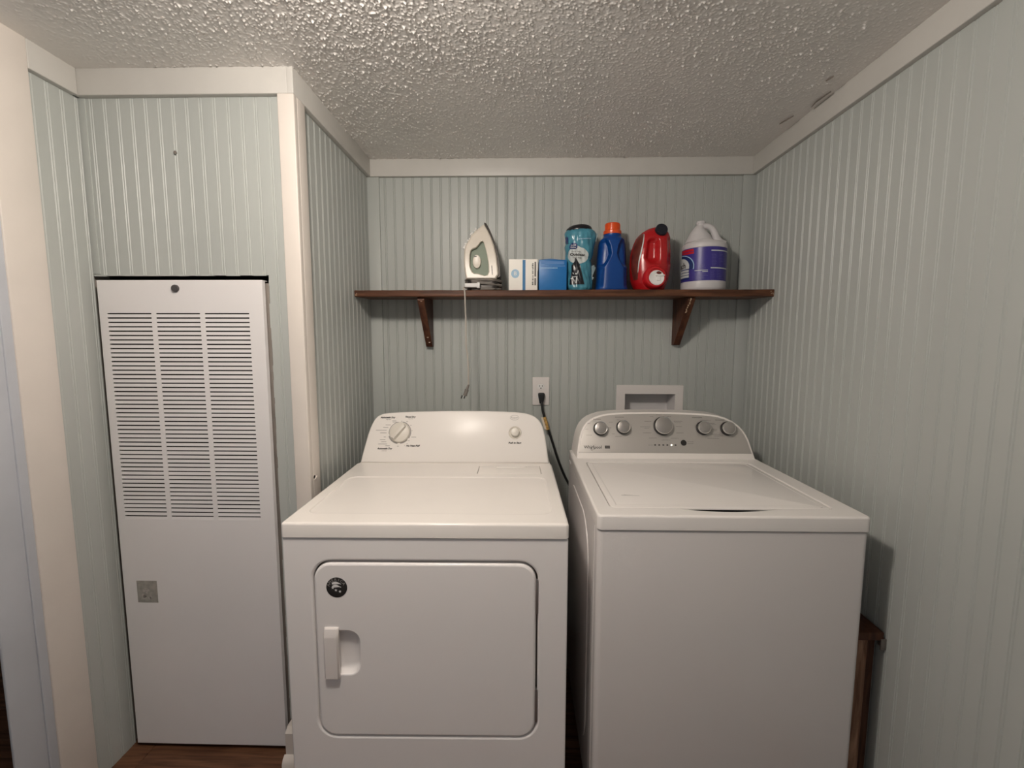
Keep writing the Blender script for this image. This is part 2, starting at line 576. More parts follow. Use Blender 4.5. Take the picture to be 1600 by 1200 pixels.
# trims --------------------------------------------------------------------------
def trim(n, *b, bev=.0025, m=None):
    return struct(Geo().box(*b, bev).obj('trim_%d' % n, m or M_TRIM))
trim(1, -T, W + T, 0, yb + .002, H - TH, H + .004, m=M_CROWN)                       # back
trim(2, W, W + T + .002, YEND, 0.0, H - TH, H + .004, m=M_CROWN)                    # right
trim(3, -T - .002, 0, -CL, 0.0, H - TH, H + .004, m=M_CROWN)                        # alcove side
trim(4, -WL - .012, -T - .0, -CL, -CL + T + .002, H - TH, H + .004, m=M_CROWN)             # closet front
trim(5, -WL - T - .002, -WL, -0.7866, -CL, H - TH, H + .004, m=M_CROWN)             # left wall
trim(6, -0.049, -0.0, -CL, -CL + T + .002, 0, H - TH)                    # corner board, front face
trim(7, -T - .002, 0.0005, -CL + T + .0005, -0.588, 0, H - TH)           # corner board, alcove face
hb = bpy.data.objects['trim_7']
g = Geo(); g.lathe(frame((.0006, -.630, .9400), (0, 1, 0), (0, 0, 1), (1, 0, 0)), [(.006, -.0004), (.006, .0004), (.0055, .0005)], 12); g.obj('hole', M_DARK, hb)
g = Geo(); g.add([(.0008, -.634, .9320), (.0008, -.622, .9390), (.0060, -.621, .9400), (.0060, -.632, .9345), (.0008, -.634, .9335), (.0008, -.622, .9405), (.0060, -.621, .9415), (.0060, -.632, .9360)],
    [(0, 1, 2, 3), (7, 6, 5, 4), (0, 4, 5, 1), (1, 5, 6, 2), (2, 6, 7, 3), (3, 7, 4, 0)], [True] * 6); g.obj('torn_edge', M_TRIM, hb)
trim(8, -WL - T - .002, -WL, -0.8863, -0.7868, 0, H + .004)              # upright board on the left wall
# pale corner lath in closet corner
Geo().box(-WL - T, -WL - T + .022, yc - .003, yc + .001, 1.58, H - TH, .001).obj('corner_strip', M_WALL, wall_closet)

# baseboard at the foot of the corner board
bbp = [(-.0, .0), (-.0, .118), (-.012, .118), (-.040, .100), (-.040, .0)]
g = Geo()
yF = -CL
prof = [(yF, 0.0), (yF - .0455, 0.0), (yF - .0455, .105), (yF - .030, .118), (yF, .118)]
V = [(x, y, z) for x in (-.0985, 0.0) for (y, z) in prof]
n = len(prof)
F = [tuple(range(n)), tuple(range(n, 2 * n))[::-1]] + [(i, n + i, n + (i + 1) % n, (i + 1) % n) for i in range(n)]
g.add(V, F, [True] * len(F))
bb = struct(g.obj('baseboard_closet', M_TRIM))
g = Geo()
q = [(yF - .0455, 0), (yF - .066, 0), (yF - .064, .014), (yF - .057, .026), (yF - .0455, .032)]
V = [(x, y, z) for x in (-.1035, 0.0) for (y, z) in q]
F = [tuple(range(5)), tuple(range(5, 10))[::-1]] + [(i, 5 + i, 5 + (i + 1) % 5, (i + 1) % 5) for i in range(5)]
g.add(V, F, [True] * len(F))
g.obj('shoe_moulding', M_TRIM, bb)

# floor: planks on a slab ----------------------------------------------------------
floor = struct(Geo().box(-3.4, xr + .1, YEND, 0.2, -0.08, -0.012).obj('floor', M_DARK))
pm = {}
rows = int((0.12 - YEND) / 0.127) + 1
for r in range(rows):
    y1 = 0.12 - r * 0.127
    x = -3.4 + (r * 0.47) % 1.2 - 1.2
    while x < xr:
        a, b = max(x, -3.4), min(x + 1.2, xr)
        if b - a > 0.05:
            me_key = (round(a - x, 3), round(b - a, 3))
            if me_key not in pm:
                o = Geo().box(0, b - a - .0015, -.1255, 0, -.012, 0.0, .001).obj('plank', M_FLOOR, floor)
                pm[me_key] = o
            else:
                o = pm[me_key].copy(); link(o, floor)
            o.location = (a, y1, 0)
        x += 1.2

# ceiling: sprayed texture as real relief ---------------------------------------------
def ceiling():
    s = 0.0020
    x0, x1, y0, y1 = -0.66, xr + .003, -1.16, yb + .003
    nx = int((x1 - x0) / s) + 1; ny = int((y1 - y0) / s) + 1
    Z = np.zeros((ny, nx), np.float32)
    area = (x1 - x0) * (y1 - y0)
    N = int(area * 21000)
    cx = rng.uniform(x0, x1, N); cy = rng.uniform(y0, y1, N)
    # patchiness
    pat = 0.5 + 0.5 * np.sin(cx * 5.1 + 1.3 * np.sin(cy * 4.3)) * np.sin(cy * 6.7 + 1.1 * np.sin(cx * 3.7))
    edge = np.minimum.reduce([np.clip((cx + 0.62) / 0.30, 0, 1), np.clip((W + .01 - cx) / 0.20, 0.12, 1)])
    amp = rng.gamma(2.0, 0.00085, N) * (0.55 + 0.65 * pat) * (0.15 + 0.85 * edge)
    sa = rng.uniform(0.0011, 0.0027, N); sb = sa * rng.uniform(0.6, 1.0, N); th = rng.uniform(0, math.pi, N)
    w = 4
    for k in range(N):
        i = int((cx[k] - x0) / s); j = int((cy[k] - y0) / s)
        i0, i1 = max(0, i - w), min(nx, i + w + 1); j0, j1 = max(0, j - w), min(ny, j + w + 1)
        X = x0 + np.arange(i0, i1) * s - cx[k]; Y = y0 + np.arange(j0, j1) * s - cy[k]
        X, Y = np.meshgrid(X, Y)
        c, sn = math.cos(th[k]), math.sin(th[k])
        u = (c * X + sn * Y) / sa[k]; v = (-sn * X + c * Y) / sb[k]
        G = amp[k] * np.exp(-0.5 * (u * u + v * v) ** 1.25)
        np.maximum(Z[j0:j1, i0:i1], G, out=Z[j0:j1, i0:i1])
    Z += rng.normal(0, 0.00006, Z.shape)
    xs = x0 + np.arange(nx) * s; ys = y0 + np.arange(ny) * s
    XX, YY = np.meshgrid(xs, ys)
    V = np.stack([XX, YY, H - Z], -1).reshape(-1, 3).astype(np.float32)
    a = (np.arange(ny - 1)[:, None] * nx + np.arange(nx - 1)[None, :]).reshape(-1)
    Q = np.stack([a, a + nx, a + nx + 1, a + 1], 1).astype(np.int32)
    # slab above and beyond the relief
    B = []
    def bx(xa, xb, ya, yb_, za, zb):
        B.append([(x, y, z) for x in (xa, xb) for y in (ya, yb_) for z in (za, zb)])
    bx(-3.4, xr + .1, YEND, 0.2, H + .002, H + .08)
    bx(-3.4, xr + .1, YEND, y0, H, H + .004)
    bx(-3.4, x0, y0, 0.2, H, H + .004)
    fq = np.array([(0, 1, 3, 2), (4, 6, 7, 5), (0, 4, 5, 1), (2, 3, 7, 6), (0, 2, 6, 4), (1, 5, 7, 3)])
    nv = len(V)
    for b in B:
        V = np.concatenate([V, np.array(b, np.float32)]); Q = np.concatenate([Q, fq + nv]); nv += 8
    me = bpy.data.meshes.new('ceiling')
    me.vertices.add(len(V)); me.vertices.foreach_set('co', V.reshape(-1))
    me.loops.add(Q.size); me.loops.foreach_set('vertex_index', Q.reshape(-1).astype(np.int32))
    me.polygons.add(len(Q)); me.polygons.foreach_set('loop_start', (np.arange(len(Q)) * 4).astype(np.int32))
    sf = np.ones(len(Q), bool); sf[-18:] = False
    me.update(calc_edges=True)
    me.polygons.foreach_set('use_smooth', sf)
    me.materials.append(M_CEIL)
    me.validate()
    return link(bpy.data.objects.new('ceiling', me))
ceil_o = struct(ceiling())
for pts in (((1.600, -.289), (1.607, -.320), (1.615, -.348)), ((1.640, -.404), (1.633, -.440), (1.640, -.500)), ((1.585, -.556), (1.587, -.570), (1.592, -.582))):
    g = Geo()
    q = []
    for (x, y) in pts:
        q.append((x, y))
    lo = [(x + .0008, y + .0012) for x, y in q]; up = [(x - .0006, y - .0010) for x, y in q]
    lo[0] = up[0]; lo[-1] = up[-1]
    V = [(x, y, H - .0055) for x, y in lo] + [(x, y, H - .0055) for x, y in up] + [(x, y, H - .001) for x, y in lo] + [(x, y, H - .001) for x, y in up]
    n = len(q)
    F = [(i, i + 1, n + i + 1, n + i) for i in range(n - 1)] + [(i, 2 * n + i, 2 * n + i + 1, i + 1) for i in range(n - 1)] + [(n + i, n + i + 1, 3 * n + i + 1, 3 * n + i) for i in range(n - 1)]
    g.add(V, F)
    g.obj('crack', M_GALV, ceil_o)

# ------------------------------------------------------------------ furnace access panel
pa = thing('access_panel', 'tall white sheet-metal louvered panel in the closet opening at left', 'panel', (-0.388, -CL, 0))
ox = 0.388
def pf(u, v, h=0.0): return (u + ox, -h, v)
PX0, PX1, PZ0, PZ1 = -0.6335, -0.1216, 0.0157, 1.5597
cols = [(-0.6085, -0.4705), (-0.4560, -0.3190), (-0.3045, -0.1665)]
SZ0, SZ1 = 0.8040, 1.4606
g = Geo()
g.slab(pf, rrect(PX0, PX1, PZ0, PZ1, .004, 3), [rect(a, b, SZ0, SZ1) for a, b in cols], 0, -.002, b=.0012, hb=0)
# folded returns
g.box(PX0 + ox, PX0 + ox + .002, .001, .027, PZ0 + .002, PZ1 - .002); g.box(PX1 + ox - .002, PX1 + ox, .001, .0155, PZ0 + .002, PZ1 - .002)
g.box(PX0 + ox, PX1 + ox, .001, .027, PZ0, PZ0 + .002); g.box(PX0 + ox, PX1 + ox, .001, .027, PZ1 - .002, PZ1)
sheet = g.obj('sheet', M_METALPANEL, pa)
NS = 49
pitch = (SZ1 - SZ0) / NS
lv = None
for a, b in cols:
    for k in range(NS):
        if lv is None:
            hgt = pitch - .0040
            wdt = cols[0][1] - cols[0][0]
            V = [(x, y, z) for x in (0, wdt) for (y, z) in ((0.0002, 0), (0.0008, 0), (.0016, hgt), (.0010, hgt))]
            F = [(0, 1, 2, 3), (7, 6, 5, 4), (0, 4, 5, 1), (1, 5, 6, 2), (2, 6, 7, 3), (3, 7, 4, 0)]
            lv = mesh_obj('louver', V, F, M_METALPANEL, pa, smooth=False)
            o = lv
        else:
            o = lv.copy(); link(o, pa)
        o.location = (a + ox, 0, SZ0 + k * pitch)
g = Geo(); g.box(PX0 + ox + .004, PX1 + ox - .004, .030, .034, PZ0 + .01, PZ1 - .01)
g.obj('slot_shade', M_DARK, pa)  # black sheet added behind the slots for the shade inside
g = Geo(); g.lathe(frame((-.3885 + ox, 0, 1.5345), (1, 0, 0), (0, 0, 1), (0, -1, 0)), [(.0112, -.001), (.0112, .004), (.010, .0065), (.004, .007)], 20)
g.obj('latch_knob', M_RUST, pa)
g = Geo(); add_poly(g, pf, rect(-.5890, -.5215, .5215, .5960), .0006)
stk = g.obj('foil_sticker', M_STICK, pa)
g = Geo()
rr = random.Random(5)
for k in range(9):
    cx, cz = -.5553 + rr.uniform(-.018, .014), .556 + rr.uniform(-.022, .016)
    add_poly(g, pf, [(cx + rr.uniform(.002, .008) * math.cos(t), cz + rr.uniform(.002, .007) * math.sin(t)) for t in np.linspace(0, 2 * math.pi, 7)[:-1]], .0009)
g.obj('scraped_patch', M_PALEINK, stk)
# inner frame strip visible at right of the panel
g = Geo()
g.box(PX1 + ox - .010, PX1 + ox + .0095, .0185, .034, .02, 1.552, .001)
g.obj('frame_strip', M_GALV, pa)

# ------------------------------------------------------------------ dryer
DR = thing('clothes_dryer', 'white front-loading clothes dryer with one round dial, on the left', 'dryer', (.0501, -.9224, 0), .0125)
DW, DD = .737, .705
ff = front(0)
# cabinet -------------------------------------------------
DOOR = rrect(.0745, .6600, .3165, .8110, .050, 10)
g = Geo()
g.slab(ff, rrect(.0, DW, .035, .8728, .004, 3), [DOOR], 0, -.022, b=.004, hb=.006)
g.box(.001, DW - .001, .0215, DD, .035, .8725)
for x in (.05, DW - .05):
    for y in (.06, DD - .06):
        g.lathe(frame((x, y, 0), (1, 0, 0), (0, 1, 0), (0, 0, 1)), [(.022, 0), (.022, .012), (.012, .014), (.012, .04)], 16)
g.obj('cabinet', M_APP, DR)
g = Geo(); add_poly(g, front(.0212), offset(DOOR, .003), 0)
g.obj('door_recess', M_GALV, DR)
# door ------------------------------------------------------
DO = offset(rrect(.0745, .6600, .3165, .8110, .050, 10), -.0042)
DO = [(u - .0006, v - .0012) for u, v in DO]
pocket = rrect(.1255, .1916, .4975, .6187, .030, 8, corners=(1, 1, 0, 0))
g = Geo()
g.slab(ff, DO, [pocket], .0015, -.016, b=.0065, hb=.004)
door = g.obj('door', M_APP, DR)
g = Geo()
# pocket bowl
lay = [(0.0, -.003), (-.005, -.010), (-.012, -.0145), (-.022, -.0155)]
V = []; n = len(pocket)
for d, h in lay:
    for u, v in offset(pocket, d):
        V.append(ff(u, v, h))
F = []
for k in range(len(lay) - 1):
    for i in range(n):
        a = k * n + i; c = k * n + (i + 1) % n
        F.append((a, a + n, c + n, c))
F.append(tuple(range((len(lay) - 1) * n, len(lay) * n))[::-1])
g.add(V, F)
g.obj('finger_pocket', M_APP, door)
g = Geo()
HX0, HX1, HZ0, HZ1 = .1010, .1395, .4900, .6300
prof = [(HZ0 + .002, .001), (HZ0, .011), (HZ0 + .003, .0135), (HZ1 - .024, .0145), (HZ1 - .019, .0140), (HZ1 - .002, .008), (HZ1, .0055), (HZ1, .001)]
V = []; m = len(prof)
for (x, sh) in ((HX0, -.004), (HX0 + .0035, 0), (HX1 - .0035, 0), (HX1, -.004)):
    for z, h in prof:
        V.append((x, -max(h + (sh if h > .005 else 0), .001), z))
F = [tuple(range(m)), tuple(range(3 * m, 4 * m))[::-1]]
for k in range(3):
    for i in range(m):
        F.append((k * m + i, (k + 1) * m + i, (k + 1) * m + (i + 1) % m, k * m + (i + 1) % m))
g.add(V, F)
g.obj('handle', M_HAND, door, angle=30)
# round emblem
g = Geo(); g.lathe(frame((.1378, -.0015, .7400), (1, 0, 0), (0, 0, 1), (0, -1, 0)), [(.0272, -.0005), (.0272, .0006), (.0264, .0009)], 48)
badge = g.obj('round_emblem', M_INK, door)
fbdg = frame((.1378, -.0025, .7400), (1.76, 0, 0), (0, 0, 1.76), (0, -1, 0))
g = Geo()
for i, ch in enumerate('AMERICA'):
    a = math.radians(162 - i * 22)
    add_text(g, fbdg, ch, .0062, .0122 * math.cos(a), .0122 * math.sin(a), .0002, rot=a - math.pi / 2)
g.obj('arc_lettering', M_RINGINK, badge)
g = Geo()
for k in range(2):      # two sweeping stripes
    up = []; lo = []
    for i in range(9):
        t = i / 8
        x = -.0068 + .0135 * t; y = .0062 - k * .0048 + .0016 * math.sin(t * 3.0) - .001 * t
        th_ = (.0016) * math.sin(math.pi * min(1, .15 + t)) + .0005
        up.append((x, y + th_)); lo.append((x, y - th_))
    add_poly(g, fbdg, up + lo[::-1], .0002)
for (sx, sy) in ((-.0058, -.0004), (-.0012, -.0040), (.0048, -.0060)):
    add_poly(g, fbdg, [(sx + (.0024 if i % 2 == 0 else .001) * math.sin(i * math.pi / 5), sy + (.0024 if i % 2 == 0 else .001) * math.cos(i * math.pi / 5)) for i in range(10)], .0002)
g.obj('stars_and_stripes', M_WHITE, badge)
for (z0, z1) in ((.6690, .7610), (.3640, .4560)):
    g = Geo(); g.box(.6545, .6605, -.0012, .012, z0, z1, .0015)
    g.lathe(frame((.6575, -.001, z1 + .002), (1, 0, 0), (0, 0, 1), (0, -1, 0)), [(.0028, 0), (.0028, .001), (.001, .002)], 10)
    g.obj('hinge', M_HINGE, door)
# top panel --------------------------------------------------
ft = topf(.914)
REC = rrect(.036, .700, .062, .383, .028, 8)
LINT = rect(.4665, .6915, .421, .522)
g = Geo()
outer = rrect(-.0010, DW + .0010, -.0040, .553, .010, 5)
g.slab(ft, outer, [REC, LINT], 0, -.0385, b=.007, hb=.0022)
g.box(.004, DW - .004, .55, DD, .8756, .912, .003)
top = g.obj('top_panel', M_APPTOP, DR)
g = Geo(); lay = [(0, -.0018), (-.004, -.0028), (-.008, -.0030)]
V = []; n = len(REC)
for d, h in lay:
    V += [ft(u, v, h) for u, v in offset(REC, d)]
F = [(k * n + i, k * n + (i + 1) % n, (k + 1) * n + (i + 1) % n, (k + 1) * n + i) for k in range(2) for i in range(n)]
F.append(tuple(range(2 * n, 3 * n)))
g.add(V, F, [False] * (2 * n) + [True]); g.obj('sunken_field', M_APPTOP, top)
g = Geo(); g.slab(ft, offset(LINT, -.0016), (), -.0003, -.012, b=.0012)
g.box(.4665 - .001, .6915 + .001, .420, .523, .892, .8955)
lint = g.obj('lint_lid', M_APPTOP, DR)
g = Geo(); g.slab(ft, rrect(.530, .640, .494, .512, .006, 5), (), .0030, -.002, b=.0025)
g.obj('lid_grip', M_APPTOP, lint)
# console ------------------------------------------------------
A = math.radians(23.8)
fk = frame((0, .556, .914), (1, 0, 0), (0, math.sin(A), math.cos(A)), (0, -math.cos(A), math.sin(A)))
OUT = [(0.0079, 0.0), (0.0144, 0.048), (0.0238, 0.103), (0.0312, 0.1347), (0.0379, 0.1539), (0.0464, 0.171), (0.0564, 0.1830), (0.0732, 0.1920), (0.0957, 0.1962), (0.1247, 0.1985), (0.1714, 0.2012), (0.2194, 0.2030), (0.308, 0.2056), (0.4093, 0.2066), (0.4853, 0.2057), (0.5485, 0.2038), (0.6117, 0.2008), (0.637, 0.1978), (0.6596, 0.1918), (0.6772, 0.1830), (0.6921, 0.1700), (0.7007, 0.1574), (0.7079, 0.1409), (0.7159, 0.103), (0.7224, 0.0532), (0.7287, 0.0)]
OUT = OUT[::-1]
g = Geo()
def kback(u, v):
    p = fk(u, v, 0); return (p[0], DD, .914 + (p[2] - .914) * .90)
g.slab(fk, OUT, (), 0, -.02, b=.008, back=kback, seg=4)
cons = g.obj('console', M_CONS, DR, angle=50)
g = Geo(); g.lathe(fk, [(.0400, 0), (.0400, .006), (.0380, .010), (.036, .0115), (.001, .012)], 48, .150, .1166)
dial = g.obj('dial', M_KNOB, cons)
g = Geo()
ga = math.radians(50)
cx, cy = .150, .1166
gf = lambda u, v, h: fk(cx + math.cos(ga) * u - math.sin(ga) * v, cy + math.sin(ga) * u + math.cos(ga) * v, h)
V = []; F = []
for (uu, hw, hh) in ((-.036, .0055, .012), (-.033, .0100, .022), (-.018, .0098, .025), (.018, .0085, .025), (.031, .0070, .022), (.035, .0040, .012)):
    V += [gf(uu, -hw, .0115), gf(uu, -hw * .55, hh), gf(uu, hw * .55, hh), gf(uu, hw, .0115)]
for k in range(5):
    for i in range(3):
        a = k * 4 + i
        F.append((a, a + 4, a + 5, a + 1))
F += [(0, 1, 2, 3), (23, 22, 21, 20)]
g.add(V, F); g.obj('grip', M_KNOB, dial)
g = Geo()
def arc(r0, r1, a0, a1):
    add_poly(g, fk, ellipse(cx, cy, r1, r1, 16, a0, a1) + ellipse(cx, cy, r0, r0, 16, a0, a1)[::-1], .0005)
arc(.0408, .0435, 100, 187); arc(.0408, .0445, -32, 78); arc(.0408, .0455, 200, 262); arc(.0408, .0445, 276, 318)
g.obj('dial_scale', M_RINGINK, cons)
g = Geo()
for s, size, u, v in (('Automatic Dry', .0092, .0979, .1765), ('Timed Dry', .0092, .1860, .1790), ('Automatic Dry', .0092, .0965, .0535), ('No Heat Fluff', .0092, .2045, .0645), ('Push to Start', .0092, .5975, .0772)):
    add_text(g, fk, s, size, u, v, shear=.25, bold=.00045)
for s, u, v in (('High Heat', .1010, .1685), ('High Heat', .1880, .1715), ('Low Heat', .0960, .0450)):
    add_text(g, fk, s, .0048, u, v, shear=.2)
g.obj('lettering', M_INK, cons)
g = Geo()
for (u0, u1, v) in ((.116, .132, .1630), (.118, .136, .1585), (.092, .112, .1465), (.083, .103, .1365), (.056, .098, .1255), (.074, .098, .1150), (.089, .097, .0985),
                    (.075, .096, .0885), (.081, .101, .0795), (.070, .104, .0710), (.098, .116, .0640), (.196, .215, .0985), (.172, .178, .1600), (.189, .193, .1450), (.196, .199, .1240),
                    (.186, .190, .0840), (.180, .184, .0730), (.172, .175, .0660), (.144, .150, .0630), (.152, .156, .1615)):
    add_poly(g, fk, rect(u0, u1, v - .0007, v + .0007), .0005)
g.obj('cycle_marks', M_GREYINK, cons)['kind'] = 'stuff'
g = Geo()
add_poly(g, fk, ellipse(.5966, .1773, .0180, .0098), .0004)
ov = g.obj('oval_emblem', M_RINGINK, cons)
g = Geo(); add_poly(g, fk, ellipse(.5966, .1773, .0170, .0088), .0006); g.obj('oval_field', M_CONS, ov)
g = Geo(); add_text(g, fk, 'Roper', .0110, .5966, .1773, .0009); g.obj('emblem_lettering', M_RINGINK, ov)
g = Geo(); g.lathe(fk, [(.0255, 0), (.0255, .0015), (.0225, .004), (.0205, .002), (.0175, .0012)], 32, .5985, .1175)
btn = g.obj('start_button', M_KNOB, cons)
g = Geo(); g.lathe(fk, [(.0165, .0012), (.0165, .012), (.0145, .0155), (.006, .017), (.001, .0172)], 28, .5985, .1175); g.obj('button_cap', M_KNOB, btn)

# ------------------------------------------------------------------ washer
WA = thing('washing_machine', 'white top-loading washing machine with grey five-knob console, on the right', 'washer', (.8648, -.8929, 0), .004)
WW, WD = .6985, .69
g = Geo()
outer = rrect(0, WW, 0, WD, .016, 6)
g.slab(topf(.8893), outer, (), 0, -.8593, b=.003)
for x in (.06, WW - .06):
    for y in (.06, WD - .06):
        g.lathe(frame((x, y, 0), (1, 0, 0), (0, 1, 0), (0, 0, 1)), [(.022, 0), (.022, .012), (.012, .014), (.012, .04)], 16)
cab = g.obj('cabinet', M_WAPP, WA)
# pressed side panels
for xs, nx_ in ((0, -1), (WW, 1)):
    fs = frame((xs, 0, 0), (0, -1, 0) if nx_ < 0 else (0, 1, 0), (0, 0, 1), (nx_, 0, 0))
    sg = -1 if nx_ < 0 else 1
    def so(p): return [(sg * u, v) for u, v in p][::sg]
    g = Geo()
    g.slab(fs, so(rrect(.135, .60, .10, .845, .13, 10)), (), .0030, -.001, b=.0025)
    g.slab(fs, so(rect(.040, .046, .05, .885)), (), .002, -.001, b=.0015)
    g.obj('side_pressing', M_WAPP, cab)
# top shell with lid opening and finger scoop
def lid_opening():
    P = rrect(.0430, .6400, .0530, .5010, .016, 6)
    out = []
    for i, p in enumerate(P):
        out.append(p)
    # insert scoop along the front edge (between bottom-left end and bottom-right start)
    sc = []
    for k in range(17):
        t = k / 16
        sc.append((.215 + .275 * t, .0530 - .0240 * math.sin(math.pi * t) ** .8))
    return out + sc
LO = lid_opening()
fw = topf(.930)
g = Geo()
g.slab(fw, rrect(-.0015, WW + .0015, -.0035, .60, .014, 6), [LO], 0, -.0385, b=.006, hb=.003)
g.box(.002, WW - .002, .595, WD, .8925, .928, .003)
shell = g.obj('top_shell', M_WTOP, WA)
g = Geo(); g.box(.03, .655, .03, .515, .8920, .8960); g.obj('scoop_shade_sheet', M_DARK, shell)  # black sheet below the lid, shade of the scoop as colour
g = Geo()
LP = rrect(.0455, .6375, .0555, .4985, .014, 6)
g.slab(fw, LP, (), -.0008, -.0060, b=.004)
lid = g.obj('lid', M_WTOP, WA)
g = Geo(); n = len(LP)
lp0 = offset(LP, -.014); lay = [(offset(LP, -.0135), -.0006), (offset(LP, -.016), .0002), (offset(LP, -.0185), -.0006)]
V = [fw(u, v, h) for l, h in lay for u, v in l]
F = [(k * n + i, k * n + (i + 1) % n, (k + 1) * n + (i + 1) % n, (k + 1) * n + i) for k in range(2) for i in range(n)]
g.add(V, F); g.obj('lid_bead', M_WTOP, lid)
g = Geo(); add_poly(g, fw, rrect(.612, .618, .062, .066, .0015, 3), -.0003)
# scuff on the lid
V = [(.093, .150), (.105, .153), (.145, .146), (.147, .144), (.11, .148), (.095, .1475)]
add_poly(g, fw, V[::-1], -.0003); g.obj('scuff', M_RINGINK, lid)
# console
A = math.radians(22)
fx = frame((0, .549, .930), (1, 0, 0), (0, math.sin(A), math.cos(A)), (0, -math.cos(A), math.sin(A)))
OUT = [(0.0150, -0.004), (0.0157, 0.0017), (0.0182, 0.0274), (0.022, 0.052), (0.0275, 0.0819), (0.0345, 0.1045), (0.0439, 0.1247), (0.057, 0.1413), (0.0725, 0.1541), (0.093, 0.1644), (0.1185, 0.173), (0.1438, 0.1775), (0.174, 0.1803), (0.2192, 0.1825), (0.282, 0.1838), (0.3445, 0.1841), (0.3944, 0.1835), (0.4442, 0.1822), (0.4939, 0.1797), (0.5431, 0.1755), (0.5724, 0.1705), (0.5963, 0.1635), (0.6265, 0.1479), (0.6487, 0.1298), (0.6613, 0.114), (0.671, 0.0953), (0.6789, 0.0731), (0.6839, 0.0485), (0.6889, 0.0241), (0.6921, 0.0047), (0.6935, -0.004)]
OUT = OUT[::-1]
def wback(u, v):
    p = fx(u, v, 0); s = 1.0
    return ((p[0] - WW / 2) * 1.012 + WW / 2, WD, p[2] - .002)
g = Geo(); g.slab(fx, OUT, (), 0, -.02, b=.005, back=wback, seg=4)
wc = g.obj('console', M_CONS, WA, angle=50)
INN = [p for p in offset(OUT, -.0085)]
INN = [(u, max(v, .0215)) for u, v in INN]
k0 = [p for p in INN if p[1] > .0216]
INN = [(k0[0][0] + .003, .0215)] + k0 + [(k0[-1][0] - .003, .0215)]
g = Geo(); g.slab(fx, INN, (), .0008, -.002, b=.0006)
face = g.obj('face_panel', M_SILV, wc)
for i, (u, v, r) in enumerate(((.1094, .1149, .0255), (.1978, .1204, .0255), (.352, .1263, .0345), (.507, .1195, .0255), (.6003, .1175, .0255))):
    g = Geo(); g.lathe(fx, [(r + .0015, .0008), (r + .001, .012), (r - .001, .014)], 40, u, v)
    kb = g.obj('knob', M_BLACK, wc)
    g = Geo(); g.lathe(fx, [(r - .0008, .0120), (r - .0002, .0205), (r - .0015, .0220), (r - .0032, .0215)], 40, u, v); g.obj('chrome_ring', M_CHROME, kb)
    g = Geo(); g.lathe(fx, [(r - .0030, .0195), (r - .0032, .0214), (r - .0040, .0218), (.001, .0220)], 40, u, v); g.obj('knob_cap', M_KCAP, kb)
# printing on the console
g = Geo()
add_text(g, fx, 'Whirlpool', .0164, .0440, .0430, .0012, align='LEFT', bold=.00022)
sw = []
for i in range(40):        # swoosh ring around the letters r and p
    a = math.radians(55 + 275 * i / 39)
    rx, ry = .0118, .0088
    sw.append((.0815 + rx * math.cos(a) * .8 + ry * math.sin(a) * .45, .0420 + ry * math.sin(a) * 1.05 + rx * math.cos(a) * .38, .00075 * math.sin(math.pi * (i + .6) / 40.5)))
lp = [(x, y + w_) for x, y, w_ in sw] + [(x + w_ * .6, y - w_) for x, y, w_ in sw[::-1]]
for i in range(39):
    a, b = sw[i], sw[i + 1]
    dx, dy = b[0] - a[0], b[1] - a[1]; L = math.hypot(dx, dy); px, py = -dy / L, dx / L
    add_poly(g, fx, [(a[0] - px * a[2], a[1] - py * a[2]), (b[0] - px * b[2], b[1] - py * b[2]), (b[0] + px * b[2], b[1] + py * b[2]), (a[0] + px * a[2], a[1] + py * a[2])], .0013)
g.obj('lettering', M_INK, wc)
g = Geo(); add_poly(g, fx, rect(.1245, .1440, .0385, .0490), .0010); bd = g.obj('badge', M_INK, wc)
g = Geo(); add_text(g, fx, 'HIGH', .0072, .1343, .0437, .0014); g.obj('badge_lettering', M_RINGINK, bd)
g = Geo()
for k in range(8):
    add_poly(g, fx, rect(.1465 + k * .0028, .1485 + k * .0028, .0390 + (k % 3) * .0008, .0480 - (k % 2) * .0012), .0010)
g.obj('badge_tail', M_PALEINK, bd)
g = Geo()
for k in range(6):
    u = .3175 + k * .0156
    if k != 4:
        add_poly(g, fx, rrect(u - .0037, u + .0037, .0503, .0553, .002, 3), .0011)
add_poly(g, fx, ellipse(.4272, .0618, .0112, .0112), .0011)
g.obj('indicators', M_INK, wc)
g = Geo(); add_poly(g, fx, ellipse(.3799, .0528, .0032, .0030, 14), .0013); g.obj('lit_indicator', M_LED, wc)
g = Geo()
marks = [(.085, .114, .1530), (.085, .114, .1518), (.170, .205, .1618), (.170, .205, .1606), (.470, .510, .1615), (.470, .510, .1603), (.558, .594, .1525), (.558, .594, .1513), (.082, .097, .1455), (.062, .072, .1360), (.052, .064, .1130), (.055, .078, .0895), (.176, .186, .1505), (.146, .161, .1410), (.141, .153, .1190), (.154, .165, .0950), (.167, .190, .0845),
         (.306, .320, .1640), (.330, .354, .1710), (.372, .388, .1650), (.284, .310, .1450), (.266, .306, .1235), (.280, .300, .1180), (.274, .306, .1000), (.296, .326, .0795), (.345, .377, .0720), (.380, .410, .0790),
         (.398, .432, .1460), (.400, .425, .1400), (.404, .426, .1250), (.402, .430, .1000), (.500, .540, .1505), (.522, .555, .1385), (.530, .560, .1330), (.545, .562, .1150), (.547, .560, .1100), (.540, .572, .0950), (.545, .580, .0890), (.520, .565, .0795),
         (.585, .618, .1440), (.615, .632, .1310), (.618, .640, .1240), (.622, .642, .1180), (.442, .466, .0655), (.442, .464, .0585), (.292, .310, .0525)]
for u0, u1, v in marks:
    u = u0
    while u < u1 - .001:
        w_ = random.uniform(.0022, .0045)
        add_poly(g, fx, rect(u, min(u + w_, u1), v - .0008, v + .0008), .0011)
        u += w_ + .0009
